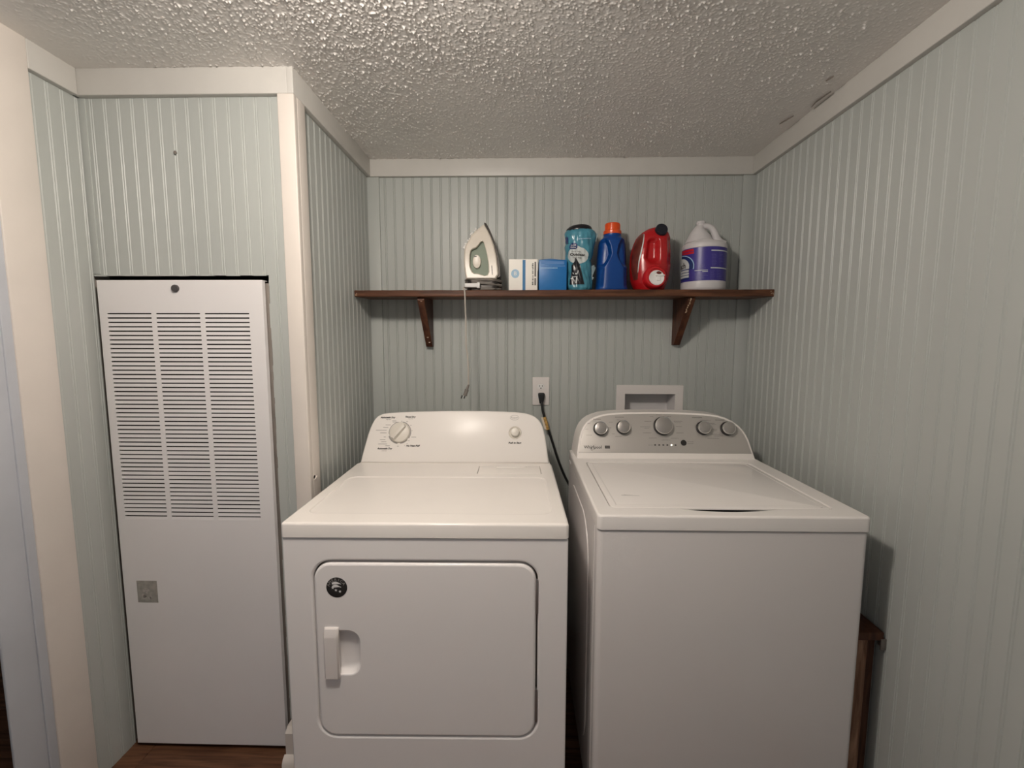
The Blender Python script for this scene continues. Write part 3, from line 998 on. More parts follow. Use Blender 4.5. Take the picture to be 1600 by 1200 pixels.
g.obj('cycle_marks', M_MARK, wc)['kind'] = 'stuff'

# ------------------------------------------------------------------ shelf and brackets
SZT, SZB, SYF = 1.5820, 1.5550, -.187
sh = thing('wall_shelf', 'long dark-stained wooden shelf running wall to wall above the appliances', 'shelf', (W / 2, 0, 0))
def shelf_board():
    g = Geo()
    L = W / 2 + T - .001
    n = 60
    V = []; F = []
    rr = random.Random(2)
    for i in range(n + 1):
        x = -L + 2 * L * i / n
        e = rr.uniform(-.0012, .0012)
        tz = .0006 * math.sin(x * 7) + rr.uniform(-.0004, .0004) + .0022 * x
        V += [(x, SYF + .003, SZT + tz), (x, SYF + e * .6, SZT - .003 + tz), (x, SYF + e, SZB + .004), (x, SYF + .004 + e, SZB), (x, yb - .001, SZB + .0065), (x, yb - .001, SZT + tz)]
    for i in range(n):
        for k in range(6):
            a = i * 6 + k; b = i * 6 + (k + 1) % 6
            F.append((a, b, b + 6, a + 6))
    F += [tuple(range(6))[::-1], tuple(range(n * 6, n * 6 + 6))]
    return g.add(V, F).obj('board', M_SHELF, sh, angle=30)
shelf_board()
g = Geo()
rr = random.Random(9)
for sx in (-1, 1):      # chipped bare ends
    for k in range(5):
        x = sx * (W / 2 + T - .010 + rr.uniform(-.006, .006)); z = rr.uniform(SZB + .004, SZT - .002)
        add_poly(g, front(SYF - .0007), [(x + rr.uniform(.001, .003) * math.cos(t), z + rr.uniform(.001, .004) * math.sin(t)) for t in np.linspace(0, 2 * math.pi, 7)[:-1]], .0010)
g.obj('chipped_spots', M_RAW, sh)

def bracket(label, x0, x1, zb_, tw):
    b = thing('shelf_bracket', label, 'bracket', ((x0 + x1) / 2, 0, 0), 0)
    hw = (x1 - x0) / 2
    prof = [(yb - .001, SZB + .0060), (SYF + .022, SZB - .0002), (SYF + .020, SZB - .012), (yb - .030, zb_ + .004), (yb - .026, zb_), (yb - .001, zb_)]
    n = len(prof)
    g = Geo()
    bm_v = []
    for x in (-hw, -hw + .0015, hw - .0015, hw):
        ins = .0012 if abs(x) == hw else 0
        for (y, z) in prof:
            bm_v.append((x, y + (ins if y < 0.0 else 0), z))
    F = [tuple(range(n)), tuple(range(3 * n, 4 * n))[::-1]]
    for k in range(3):
        for i in range(n):
            F.append((k * n + i, (k + 1) * n + i, (k + 1) * n + (i + 1) % n, k * n + (i + 1) % n))
    g.add(bm_v, F)
    g.obj('board', M_BRACK, b, smooth=False)
    return b, prof
b1, pr = bracket('dark wooden bracket under the left part of the shelf, with pale screw heads', .2350, .2640, 1.3490, 0)
def on_slope(z):
    (y0, z0), (y1, z1) = pr[2], pr[3]
    return y0 + (y1 - y0) * (z - z0) / (z1 - z0)
for (x, z) in ((.002, 1.5400), (.001, 1.392), (.004, 1.370)):
    y = on_slope(z)
    g = Geo(); g.lathe(frame((x, y - .0003, z), (1, 0, 0), (0, .6, .8), (0, -.8, -.6)), [(.0042, -.001), (.0042, .0008), (.0025, .0014)], 12)
    g.obj('screw', M_SCREW, b1)
b2, pr = bracket('dark wooden bracket under the right part of the shelf, edges chipped', 1.3425, 1.3710, 1.3590, 0)
g = Geo()
rr = random.Random(4)
for k in range(9):
    z = 1.548 - k * .0065 + rr.uniform(-.002, .002)
    y = on_slope(z) - .0012
    x = -.0035 - .0008 * k + rr.uniform(-.002, .002)
    g.box(x - .0022, x + .0022, y - .0006, y + .004, z - .0036, z + .0036)
g.obj('bare_chips', M_RAW, b2)

# ------------------------------------------------------------------ outlet, supply box, cord, post
ou = thing('wall_outlet', 'white duplex wall outlet with a black plug in its lower socket', 'outlet', (.7545, yb, 1.1467))
fo = front(0)
g = Geo(); g.slab(fo, rrect(-.0390, .0390, -.0650, .0650, .004, 4), (), .0058, -.001, b=.003); g.obj('cover_plate', M_PLATE, ou)
for zc in (.0215, -.0215):
    g = Geo()
    P = [(.0165 * math.cos(a), max(-.0125, min(.0125, .0165 * math.sin(a)))) for a in np.linspace(0, 2 * math.pi, 37)[:-1]]
    g.slab(frame((0, 0, zc), (1, 0, 0), (0, 0, 1), (0, -1, 0)), P, (), .0078, .004, b=.0012)
    rc = g.obj('socket', M_WHITE, ou)
    g = Geo()
    f2 = frame((0, -.0080, zc), (1, 0, 0), (0, 0, 1), (0, -1, 0))
    add_poly(g, f2, rect(-.0075, -.0050, -.0015, .0070), .0003); add_poly(g, f2, rect(.0050, .0075, -.0010, .0065), .0003)
    add_poly(g, f2, ellipse(0, -.0072, .0028, .0030, 14), .0003)
    g.obj('slots', M_INK, rc)
g = Geo(); g.lathe(frame((0, 0, 0), (1, 0, 0), (0, 0, 1), (0, -1, 0)), [(.0032, .005), (.0032, .0068), (.001, .0072)], 12); g.obj('plate_screw', M_PLATE, ou)

pcord = thing('power_cord', 'black power cord plugged into the outlet, running down behind the washing machine', 'cord', (.757, yb, 1.12))
def lc(p): return (p[0] - .757, p[1] - yb, p[2] - 1.12)
g = Geo()
g.slab(frame(lc((.7565, yb, 1.1235)), (1, 0, 0), (0, 0, 1), (0, -1, 0)), [(.0150, .0130), (.0105, .0165), (-.0105, .0165), (-.0150, .0130), (-.0145, .002), (-.0085, -.030), (.0085, -.030), (.0145, .002)][::-1], (), .030, .0082, b=.004)
g.obj('plug', M_BLACK, pcord)
path = [(.7580, -.010, 1.100), (.7600, -.014, 1.085), (.7625, -.016, 1.062), (.7675, -.018, 1.042), (.7740, -.020, 1.018), (.7815, -.020, .994), (.7890, -.020, .972), (.8000, -.020, .940), (.8130, -.020, .900), (.8285, -.020, .851), (.8480, -.020, .800), (.8690, -.020, .752), (.8900, -.018, .712), (.905, -.015, .66)]
def smooth_path(P, k=4):
    P = [Vector(p) for p in P]; out = []
    for i in range(len(P) - 1):
        p0, p1, p2, p3 = P[max(i - 1, 0)], P[i], P[i + 1], P[min(i + 2, len(P) - 1)]
        for s in range(k):
            t = s / k
            out.append(0.5 * ((2 * p1) + (p2 - p0) * t + (2 * p0 - 5 * p1 + 4 * p2 - p3) * t * t + (3 * p1 - p0 - 3 * p2 + p3) * t ** 3))
    out.append(P[-1]); return out
g = Geo(); g.tube([lc(p) for p in smooth_path(path)], .0056, 12); g.obj('cable', M_CORD, pcord)
# paper warning tag wrapped round the cord
g = Geo(); g.tube([lc((.7690, -.0205, 1.0325)), lc((.7755, -.0215, 1.0110)), lc((.7850, -.0215, .9760))], .0088, 12); tg = g.obj('warning_tag', M_TAG, pcord)
g = Geo()
a0, a1 = Vector(lc((.7600, -.026, 1.0320))), Vector(lc((.7760, -.028, .9760)))
g.add([a0 + Vector((-.006, 0, 0)), a0 + Vector((.004, -.001, 0)), a1 + Vector((.004, -.001, 0)), a1 + Vector((-.006, 0, .004)),
       a0 + Vector((-.006, .0006, 0)), a0 + Vector((.004, -.0004, 0)), a1 + Vector((.004, -.0004, 0)), a1 + Vector((-.006, .0006, .004))],
      [(0, 1, 2, 3), (7, 6, 5, 4), (0, 4, 5, 1), (1, 5, 6, 2), (2, 6, 7, 3), (3, 7, 4, 0)])
g.obj('tag_flap', M_TAGW, tg)

sb = thing('supply_box', 'white recessed plastic washer supply box set in the back wall', 'box', (1.2535, yb, 1.0925))
g = Geo()
f3 = lambda u, v, h=0.0: (u - 1.2535, -h, v - 1.0925)
inner = rect(1.1400, 1.3665, 1.0000, 1.1350)
g.slab(f3, rrect(1.1000, 1.4040, .960, 1.1760, .003, 3), [inner], .0050, -.002, b=.002, hb=.002)
g.obj('flange', M_PLATE, sb)
g = Geo()
I0 = [(1.1400, 1.0000), (1.3665, 1.0000), (1.3665, 1.1350), (1.1400, 1.1350)]
I1 = [(1.1500, 1.0100), (1.3565, 1.0100), (1.3565, 1.1250), (1.1500, 1.1250)]
V = [f3(u, v, .001) for u, v in I0] + [f3(u, v, -.075) for u, v in I1]
g.add(V, [(i, i + 4, (i + 1) % 4 + 4, (i + 1) % 4) for i in range(4)] + [(4, 7, 6, 5)], [True] * 5)
g.obj('recess', M_BOX, sb)
g = Geo()
for u in (1.20, 1.305):
    g.lathe(frame(f3(u, 1.015, -.040), (1, 0, 0), (0, 1, 0), (0, 0, 1)), [(.010, 0), (.010, .02), (.006, .022), (.006, .03)], 14)
g.obj('valve', M_HINGE, sb)

pt = thing('wooden_post', 'rough brown wooden post standing between the washing machine and right wall', 'post', (1.618, -.80, 0))
g = Geo()
g.box(-.026, .0165, -.026, .05, 0, .557, .003); g.obj('upright', M_POST, pt)
g = Geo()
V = []
for (x, y, z0, z1) in ((-.030, -.036, .556, .578), (.049, -.036, .556, .578), (.049, .055, .556, .581), (-.030, .055, .556, .581)):
    V += [(x, y, z0), (x, y, z1)]
g.add(V, [(0, 2, 3, 1), (2, 4, 5, 3), (4, 6, 7, 5), (6, 0, 1, 7), (1, 3, 5, 7), (0, 6, 4, 2)], [True] * 6)
g.obj('cap_block', M_BRACK, pt)
g = Geo(); g.box(.0168, .0420, -.018, .046, 0, .556, .002); g.obj('shaded_side', M_BRACK, pt)  # darker wood stands for the post's side face in shade
g = Geo(); g.box(.0420, .0565, -.038, -.034, .528, .560, .001); g.box(.0540, .0570, -.038, -.010, .528, .560, .001); g.obj('metal_clip', M_GALV, pt)

# nail in the closet wall and screws/marks
nl = thing('wall_nail', 'small dark nail head high in the beadboard above the louvered panel', 'nail', (-.3705, yc, 1.9355))
g = Geo(); g.lathe(frame((0, 0, 0), (1, 0, 0), (0, 0, 1), (0, -1, 0)), [(.0015, -.004), (.0015, .004), (.0048, .0045), (.0048, .006), (.002, .007)], 12); g.obj('head', M_GALV, nl)

# ------------------------------------------------------------------ things on the shelf
GU = .000261          # metres per drawing unit of the outlines below
def lin(ox_, oz_, zx0, zz0):
    return lambda p: (ox_ + (p[0] - zx0) * GU, oz_ + (zz0 - p[1]) * GU)

class Skin:
    """lofted container skin: levels of (z, x-centre, half-width, half-depth, exponent)"""
    def __init__(self, lev, yc_, disp=None):
        lev = sorted(lev); self.z = [l[0] for l in lev]
        self.a = np.array([l[1:] for l in lev], float); self.yc = yc_; self.disp = disp
    def par(self, z):
        return [float(np.interp(z, self.z, self.a[:, k])) for k in range(4)]
    def pt(self, t, z, h=0.0):
        c, hx, hy, e = self.par(z)
        ct, st = math.cos(t), math.sin(t)
        x = hx * math.copysign(abs(ct) ** (2 / e), ct); y = hy * math.copysign(abs(st) ** (2 / e), st)
        if self.disp:
            x, y = self.disp(x, y, z, hx, hy)
        L = math.hypot(x, y) or 1
        return (c + x + x / L * h, self.yc + y + y / L * h, z)
    def fr(self, cx=0.0):
        """frame for prints: u is x on the front side, v is z"""
        def f(u, v, h=0.0006):
            c, hx, hy, e = self.par(v)
            q = max(-.999, min(.999, (u - c) / hx))
            ct = math.copysign(abs(q) ** (e / 2), q)
            t = -math.acos(max(-1, min(1, ct)))
            return self.pt(t, v, h)
        return f
    def build(self, g, n=48, zs=None, m=40):
        zs = zs or list(np.linspace(self.z[0], self.z[-1], m))
        V = []; F = []
        for z in zs:
            for i in range(n):
                V.append(self.pt(2 * math.pi * i / n, z))
        for k in range(len(zs) - 1):
            for i in range(n):
                a = k * n + i; c = k * n + (i + 1) % n
                F.append((a, c, c + n, a + n))
        F.append(tuple(range(n))[::-1]); F.append(tuple(range((len(zs) - 1) * n, len(zs) * n)))
        return g.add(V, F)

# --- iron
ICX, ICY = .500, -.095
irn = thing('clothes_iron', 'cream steam iron standing on its heel at the left end of the shelf items', 'iron', (ICX, ICY, SZT))
il = lin(.4228 - ICX, 1.5939 - SZT, 62.6, 1116)
body_o = [(385, 92), (440, 185), (500, 300), (555, 450), (598, 620), (622, 800), (632, 915), (600, 950), (590, 985), (100, 985), (100, 955), (85, 880), (70, 760), (68, 640), (72, 560), (78, 500), (95, 430), (150, 345), (182, 275), (250, 205), (305, 155)]
hole_o = [(360, 372), (382, 385), (410, 470), (440, 600), (463, 740), (470, 860), (450, 912), (400, 925), (340, 905), (290, 890), (240, 890), (205, 862), (172, 780), (165, 690), (167, 600), (180, 525), (208, 498), (262, 480), (300, 435), (330, 392)]
def hyf(z):
    t = max(0, min(1, (z) / .2735))
    return .014 + .044 * (1 - t ** 2.0)
def ifr(u, v, h): return (u, -h * hyf(v), v)
def dens(P, k=3):
    out = []
    for i in range(len(P)):
        a, b = P[i], P[(i + 1) % len(P)]
        out += [(a[0] + (b[0] - a[0]) * s / k, a[1] + (b[1] - a[1]) * s / k) for s in range(k)]
    return out
bo = [il(p) for p in body_o][::-1]; ho = [il(p) for p in hole_o][::-1]
g = Geo()
# rounded shell: front layer pulled in, sides bulging
def rounded(g, outer, holes, b, lo, hi):
    g.slab(ifr, outer, holes, hi, lo, b=0, hb=0)
for (d, h0, h1) in ((0, .70, -.70),):
    pass
V = []; F = []; fl_ = []
lay = [(-.0075, 1.0), (-.0030, .93), (-.0006, .80), (0, .62), (0, -.62), (-.0006, -.80), (-.0075, -1.0)]
n = len(bo)
for d, h in lay:
    V += [ifr(u, v, h) for u, v in offset(bo, d)]
for k in range(len(lay) - 1):
    for i in range(n):
        a = k * n + i; c = k * n + (i + 1) % n
        F.append((a, c, c + n, a + n))
hl = [(.0035, 1.0), (.0006, .96), (-.0005, .85), (-.0005, .45)]
st = len(V); m = len(ho)
for d, h in hl:
    V += [ifr(u, v, h) for u, v in offset(ho, d)]
for k in range(len(hl) - 1):
    for i in range(m):
        a = st + k * m + i; c = st + k * m + (i + 1) % m
        F.append((c, a, a + m, c + m))
o0 = offset(bo, lay[0][0]); h0_ = offset(ho, hl[0][0])
idx = list(range(n)) + list(range(st, st + m))
for t in tessellate_polygon([[Vector((p[0], p[1], 0)) for p in o0], [Vector((p[0], p[1], 0)) for p in h0_]]):
    F.append(tuple(idx[i] for i in t))
F.append(tuple(range((len(lay) - 1) * n, len(lay) * n))[::-1])
g.add(V, F); ib = g.obj('shell', M_IRON, irn, angle=45)
g = Geo(); add_poly(g, lambda u, v, h: ifr(u, v, .5), offset(ho, .0015)); g.obj('water_tank', M_IRONGREEN, irn)
dcx, dcz = il((275, 695))
g = Geo()
fd = lambda u, v, h: (dcx + u * .62, -hyf(dcz) * .5 - h, dcz + v)
g.lathe(fd, [(.0275, 0), (.0275, .010), (.0262, .0125), (.020, .0135), (.001, .0137)], 32)
dl = g.obj('temperature_dial', M_IRON, irn)
g = Geo()
for (u, v) in ((-.012, .0195), (-.004, .0200)):
    add_poly(g, fd, ellipse(u, v, .0045, .0022, 10), .0142)
g.obj('dial_mark', M_INK, dl)
g = Geo()
sole = [(400, 70), (425, 90), (470, 170), (520, 285), (572, 425), (610, 560), (636, 720), (648, 880), (645, 935), (610, 955), (632, 915), (622, 800), (598, 620), (555, 450), (500, 300), (440, 185), (385, 80)]
g.slab(lambda u, v, h: ifr(u, v, h), [il(p) for p in sole][::-1], (), .92, -.92); g.obj('soleplate', M_SOLE, irn)
g = Geo()
rr = random.Random(8)
for (px, py, r) in ((262, 178, 15), (245, 205, 13), (200, 245, 14), (180, 262, 12), (160, 330, 13), (130, 355, 14), (95, 410, 20), (72, 470, 22), (90, 440, 15), (95, 520, 18), (130, 540, 14), (110, 500, 14)):
    u, v = il((px - 7, py - 4)); r *= GU * 1.25
    g.lathe(frame((u, -.012, v), (1, 0, 0), (0, 0, 1), (0, -1, 0)), [(r * .5, -r), (r, -r * .4), (r, r * .4), (r * .5, r)], 10)
g.obj('thumb_ridges', M_WHITE, irn)
g = Geo()
u0, v0 = il((518, 770)); u1, v1 = il((530, 915))
for k in range(9):
    t = k / 9
    cx_, cz_ = u0 + (u1 - u0) * t, v0 + (v1 - v0) * t
    add_poly(g, lambda u, v, h: (u, -hyf(v) - h, v), rect(cx_ - .0022, cx_ + .0018, cz_ - .0030, cz_), .0006)
g.obj('side_lettering', M_GREYINK, irn)
g = Geo(); g.slab(topf(0), rrect(-.066, .070, -.046, .046, .03, 6), (), .058, 0.0, b=.002); g.obj('heel', M_SOLE, irn)
g = Geo()
rr = random.Random(6)
for k, (z, tilt, ph) in enumerate(((.0070, .002, 0), (.0155, -.006, 1), (.0245, .007, 2), (.0330, -.005, .5), (.0410, .004, 1.5), (.0475, -.002, .2), (.0300, .010, 2.6))):
    g.tube([((.0730 + .0012 * k % .003) * math.cos(a) * (1.0) + .003, (.0520) * math.sin(a), z + tilt * math.cos(a + ph)) for a in np.linspace(0, 2 * math.pi, 41)[:-1]], .0046, 8, closed=True)
g.obj('wrapped_cord', M_ICORD, irn)
g = Geo()
zz0 = 1.582
PZ = .009
P = [(-.062, -.050, .012), (-.071, -.064, .014), (-.0705, -.090, .0075), (-.0655, -.0985, -.006), (-.0642, -.0990, -.030), (-.0632, -.0985, -.080), (-.0615, -.0975, -.121), (-.0620, -.0970, -.180), (-.0615, -.0965, -.225), (-.0562, -.0965, -.268), (-.0535, -.0965, -.310), (-.0530, -.0965, -.350), (-.0535, -.0965, -.378 - PZ)]
g.tube(smooth_path(P), .0032, 8)
g.obj('hanging_cord', M_ICORD2, irn)
g = Geo()
# hanging plug
g.tube([(-.0520, -.0965, -.376 - PZ), (-.0570, -.0965, -.389 - PZ), (-.0600, -.0965, -.397 - PZ)], [.0040, .0052, .0058], 10)
g.tube([(-.0600, -.0965, -.398 - PZ), (-.0660, -.0965, -.415 - PZ), (-.0685, -.0965, -.4225 - PZ)], [.0085, .0078, .0085], 10)
plg = g.obj('plug', M_ICORD, irn)
g = Geo()
for d in (-.0105, .0015):
    g.tube([(-.0690 + d, -.0965, -.421 - PZ), (-.0735 + d, -.0965, -.4345 - PZ)], .0024, 6)
g.obj('prongs', M_INK, plg)
g = Geo()
u0, v0 = il((95, 1105)); u1, v1 = il((335, 1052))
g.box(u0, u1 - .010, -.0705, -.0585, .012, .0300, .004); g.box(u1 - .014, u1, -.0715, -.0580, .009, .0330, .004)
g.obj('strain_relief', M_WHITE, irn)
# --- small white carton
c1 = thing('carton', 'white carton with a blue stripe and round blue emblem, beside the iron', 'box', (.6709, -.100, SZT))
g = Geo(); g.box(-.0590, .0590, -.045, .045, 0, .1283, .0012); cb = g.obj('carton_body', M_CARD, c1)
fcx = front(-.045)
def cu_(px): return -.0590 + (px - 170) / (835 - 170) * .118
def cv_(py): return .1283 - (py - 135) / (805 - 135) * (.1283 - .0118)
g = Geo(); add_poly(g, fcx, rect(cu_(488), cu_(555), .0004, cv_(150)), .0005); g.obj('blue_stripe', M_BLUESTRIPE, cb)
g = Geo(); add_poly(g, fcx, ellipse(cu_(318), cv_(470), .0168, .0178), .0005); em = g.obj('round_emblem', M_PALEBLUE, cb)
g = Geo(); add_text(g, fcx, 'B', .0230, cu_(318), cv_(470), .0008); g.obj('emblem_letter', M_CARD, em)
g = Geo()
add_poly(g, fcx, rect(cu_(765), cu_(800), cv_(740), cv_(575)), .0005)
add_poly(g, fcx, rect(cu_(765), cu_(800), cv_(540), cv_(195)), .0005)
rr = random.Random(1)
yy = 200
while yy < 730:
    l = rr.uniform(10, 40)
    if rr.random() < .8:
        add_poly(g, fcx, rect(cu_(705 + rr.uniform(0, 12)), cu_(742), cv_(yy + l), cv_(yy)), .0005)
    yy += l + rr.uniform(6, 16)
g.obj('side_print', M_GREYINK, cb)
# --- blue carton
c2 = thing('carton', 'plain blue carton between the white carton and the teal bag', 'box', (.7932, -.095, SZT))
g = Geo(); g.box(-.0572, .0572, -.045, .045, 0, .1265, .0015); cb = g.obj('carton_body', M_BLUE, c2)
g = Geo(); n = 12
V = []
for i in range(n + 1):
    x = -.0565 + .113 * i / n; b_ = .004 * math.sin(math.pi * min(1, i / n * 1.25)) if i < n * .8 else 0
    V += [(x, -.046, .1262), (x, -.040, .1275 + b_), (x, .040, .1275 + b_ * .5), (x, .044, .1262)]
F = [(i * 4 + k, i * 4 + k + 1, i * 4 + k + 5, i * 4 + k + 4)[::-1] for i in range(n) for k in range(3)]
g.add(V, F); g.obj('top_flap', M_BLUE2, cb)
fcy = front(-.045)
g = Geo(); add_poly(g, fcy, rect(-.050, .046, .1080, .1205), .0004); add_poly(g, fcy, rect(-.050, .051, .1000, .1035), .0004); g.obj('pale_tape', M_BLUE2, cb)
g = Geo(); add_poly(g, fcy, rect(-.050, .002, .0920, .0945), .0004); 
for k in range(4):
    add_poly(g, fcy, rect(.002 + k * .0045, .0048 + k * .0045, .0912, .0958), .0005)
g.obj('small_print', M_PALEBLUE, cb)

# --- teal bag of trash bags
tb = thing('trash_bag_pack', 'teal plastic pack of black outdoor trash bags, crumpled, beside the blue carton', 'bag', (.900, -.090, SZT))
tl = lin(.8458 - .900, 1.5939 - SZT, 73, 1116)
def twr(x, y, z, hx, hy):
    a = math.atan2(y, x)
    w_ = 1 + .022 * math.sin(5 * a + 40 * z) + .030 * abs(math.sin(4.5 * a - 34 * z + 1.3)) - .018 + .020 * math.sin(3 * a + 95 * z) + .014 * math.sin(17 * a + 70 * z)
    # diagonal crease
    w_ -= .050 * math.exp(-(((x + .055) * .62 + (z - .195)) / .006) ** 2)
    return x * w_, y * w_
lev = []
for zy, l, r, dp in ((1161, 130, 470, .046), (1110, 105, 515, .052), (1000, 105, 522, .052), (900, 100, 512, .050), (750, 92, 502, .050), (650, 85, 502, .051), (500, 80, 530, .053), (400, 76, 548, .054), (300, 74, 560, .054), (240, 75, 562, .052), (205, 92, 545, .048), (188, 110, 520, .042)):
    (xa, z), (xb, _) = tl((l, zy)), tl((r, zy))
    lev.append((max(z, 0.0), (xa + xb) / 2, (xb - xa) / 2, dp, 2.15))
sk = Skin(lev, 0, twr)
g = Geo(); sk.build(g, 90, m=70); wrp = g.obj('wrapper', M_TEAL, tb, angle=60)
g = Geo()
(xa, z0), (xb, z1) = tl((92, 330)), tl((508, 108))
lev2 = [(z0, (xa + xb) / 2, (xb - xa) / 2 - .004, .044, 2), (z1 - .018, (xa + xb) / 2, (xb - xa) / 2, .046, 2), (z1 - .006, (xa + xb) / 2 + .004, (xb - xa) / 2 - .008, .040, 2), (z1, (xa + xb) / 2 + .008, (xb - xa) / 2 - .028, .028, 2)]
Skin(lev2, 0).build(g, 40, m=14); g.obj('black_roll', M_GARBAGE, tb)
sf = sk.fr()
def inoval(u, v):
    a = tl((270, 612)); dx = (u - a[0]) / (158 * GU); dz = (v - a[1]) / (125 * GU)
    t = tl((262, 450)); 
    if dx * dx + dz * dz < 1: return True
    t_ = (v - a[1]) / (158 * GU)
    return 0 < t_ < 1 and abs(u - a[0] + .010 * t_) < 158 * GU * (1 - t_ ** 1.6) ** .8
(xa, za), (xb, zb2) = tl((110, 745)), tl((432, 445))
g = Geo(); add_gridpoly(g, sf, xa, xb, za, zb2, inoval, 90, 90, .0009); ovl = g.obj('pale_oval', M_OVAL, wrp)
g = Geo()
def dense_text(g, fr, s, size, u, v, h, **kw):
    return add_text(g, fr, s, size, u, v, h, **kw)
a = tl((262, 600)); dense_text(g, sf, 'Outdoor', .0155, a[0], a[1], .0024, bold=.0007, rot=-.05)
a = tl((240, 550)); dense_text(g, sf, 'Extra Large', .0075, a[0], a[1], .0024, rot=-.05)
a = tl((250, 645)); dense_text(g, sf, 'Trash Bags', .0080, a[0], a[1], .0024, rot=-.08)
g.obj('oval_lettering', M_INK, ovl)
g = Geo()
def innavy(u, v):
    c = tl((193, 465)); return abs((u - c[0]) / (58 * GU)) ** 2.6 + abs((v - c[1]) / (48 * GU)) ** 2.6 < 1
(xa, za), (xb, zb2) = tl((130, 520)), tl((255, 412))
add_gridpoly(g, sf, xa, xb, za, zb2, innavy, 24, 24, .0014)
def innavy2(u, v):
    c = tl((92, 360)); return abs((u - c[0]) / (32 * GU)) ** 2.4 + abs((v - c[1]) / (52 * GU)) ** 2.4 < 1
(xa, za), (xb, zb2) = tl((79, 412)), tl((126, 308))
add_gridpoly(g, sf, xa, xb, za, zb2, innavy2, 14, 20, .0012)
lg = g.obj('navy_emblem', M_NAVY, wrp)
g = Geo()
a = tl((190, 452)); add_text(g, sf, 'Great', .0092, a[0], a[1], .0026, bold=.0001)
a = tl((190, 484)); add_text(g, sf, 'Value', .0092, a[0], a[1], .0026, bold=.0001)
g.obj('emblem_lettering', M_WHITE, lg)
g = Geo()
def dark(u, v):
    zx = 73 + u_inv(u); return False
def px_of(u, v):
    return (73 + (u + .900 - .8458) / GU, 1116 - (v + SZT - 1.5939) / GU)
def inbag(u, v):
    x, y = px_of(u, v)
    if not 650 < y < 1060: return False
    l = np.interp(y, [650, 700, 760, 850, 1060], [222, 215, 168, 170, 150]); r = np.interp(y, [650, 700, 760, 900, 1060], [236, 262, 300, 330, 372])
    return l < x < r
(xa, za), (xb, zb2) = tl((140, 1062)), tl((380, 648))
add_gridpoly(g, sf, xa, xb, za, zb2, inbag, 80, 110, .0012); bgp = g.obj('bag_picture', M_GARBAGE, wrp)
g = Geo()
for P in ([(245, 930), (262, 925), (248, 1035), (228, 1040)], [(190, 870), (250, 885), (262, 850), (270, 860), (258, 905), (195, 895)], [(165, 962), (190, 958), (190, 966), (165, 970)], [(185, 935), (240, 930), (240, 940), (185, 948)]):
    add_poly(g, sf, [tl(p) for p in P][::-1], .0026)
g.obj('picture_highlights', M_OVAL, bgp)
g = Geo()
rr = random.Random(12)
x = 255
while x < 455:
    l = rr.uniform(8, 22)
    a, b = tl((x, 372 - (x - 255) * .09)), tl((x + l, 358 - (x - 255) * .09)); add_poly(g, sf, rect(a[0], b[0], a[1], b[1]), .0024); x += l + 5
g.obj('side_print', M_PALEBLUE, wrp)
g = Geo()
rr = random.Random(22)
for (bx_, by_, tx, ty) in ((495, 930, 545, 770), (500, 920, 525, 745), (492, 900, 505, 760), (495, 985, 520, 930), (548, 370, 566, 245)):
    p0, p1 = tl((bx_, by_)), tl((tx, ty))
    wd = .0035
    yy = -.040 if bx_ < 450 else -.014
    if bx_ < 450: yy = -.0505
    V = [(p0[0] - wd, yy, p0[1]), (p0[0] + wd, yy - .003, p0[1]), (p1[0] + wd * 1.5, yy - .006, p1[1]), (p1[0] - wd, yy - .001, p1[1])]
    V += [(a_, b_ + .001, c_) for a_, b_, c_ in V]
    g.add(V, [(0, 1, 2, 3), (7, 6, 5, 4), (0, 4, 5, 1), (1, 5, 6, 2), (2, 6, 7, 3), (3, 7, 4, 0)], [True] * 6)
g.obj('film_tail', M_CLEAR, wrp)

# --- blue detergent bottle
bl = thing('detergent_bottle', 'deep blue detergent bottle with an orange cap on the shelf', 'bottle', (1.0448, -.085, SZT))
bl_l = lin(.9804 - 1.0448, 1.5962 - SZT, 73, 1105)
lev = []
for zy, hw, dp, e in ((1161, 246, .050, 3.2), (1120, 254, .054, 3.2), (1060, 245, .054, 3.2), (980, 238, .054, 3.2), (750, 234, .054, 3.2), (600, 228, .053, 3.2), (500, 220, .052, 3.1), (400, 213, .050, 3.0), (365, 206, .049, 2.8), (335, 192, .046, 2.6), (312, 165, .042, 2.3), (295, 148, .039, 2.0), (270, 139, .036, 2.0), (235, 138, .036, 2.0)):
    x, z = bl_l((320, zy)); lev.append((max(z, 0), x, hw * GU, dp, e))
def bdisp(x, y, z, hx, hy):
    if y < 0:
        zy = 1105 - (z + SZT - 1.5962) / GU
        hw = np.interp(zy, [300, 340, 450, 570, 650, 720, 790, 1050], [135, 112, 64, 46, 70, 112, 150, 165]) * GU
        s = sm(hw - .003, hw + .009, abs(x))
        act = sm(300, 400, zy) * (1 - sm(715, 800, zy))
        y += s * (.025 * act + .006 * sm(780, 820, zy) * (1 - sm(1060, 1110, zy)))
    return x, y
sk = Skin(lev, 0, bdisp)
g = Geo(); sk.build(g, 220, m=150); g.obj('bottle_body', M_DETB, bl, angle=60)
g = Geo(); x, z = bl_l((320, 240))
fz = frame((x, 0, z), (1, 0, 0), (0, 1, 0), (0, 0, 1))
g.lathe(fz, [(.0370, -.002), (.0375, .0005), (.0372, .011), (.0345, .0140), (.0310, .0145), (.0305, .0400), (.0295, .0425), (.0270, .0435), (.001, .0437)], 40)
cp = g.obj('cap', M_ORANGE, bl)
g = Geo()
rib = None
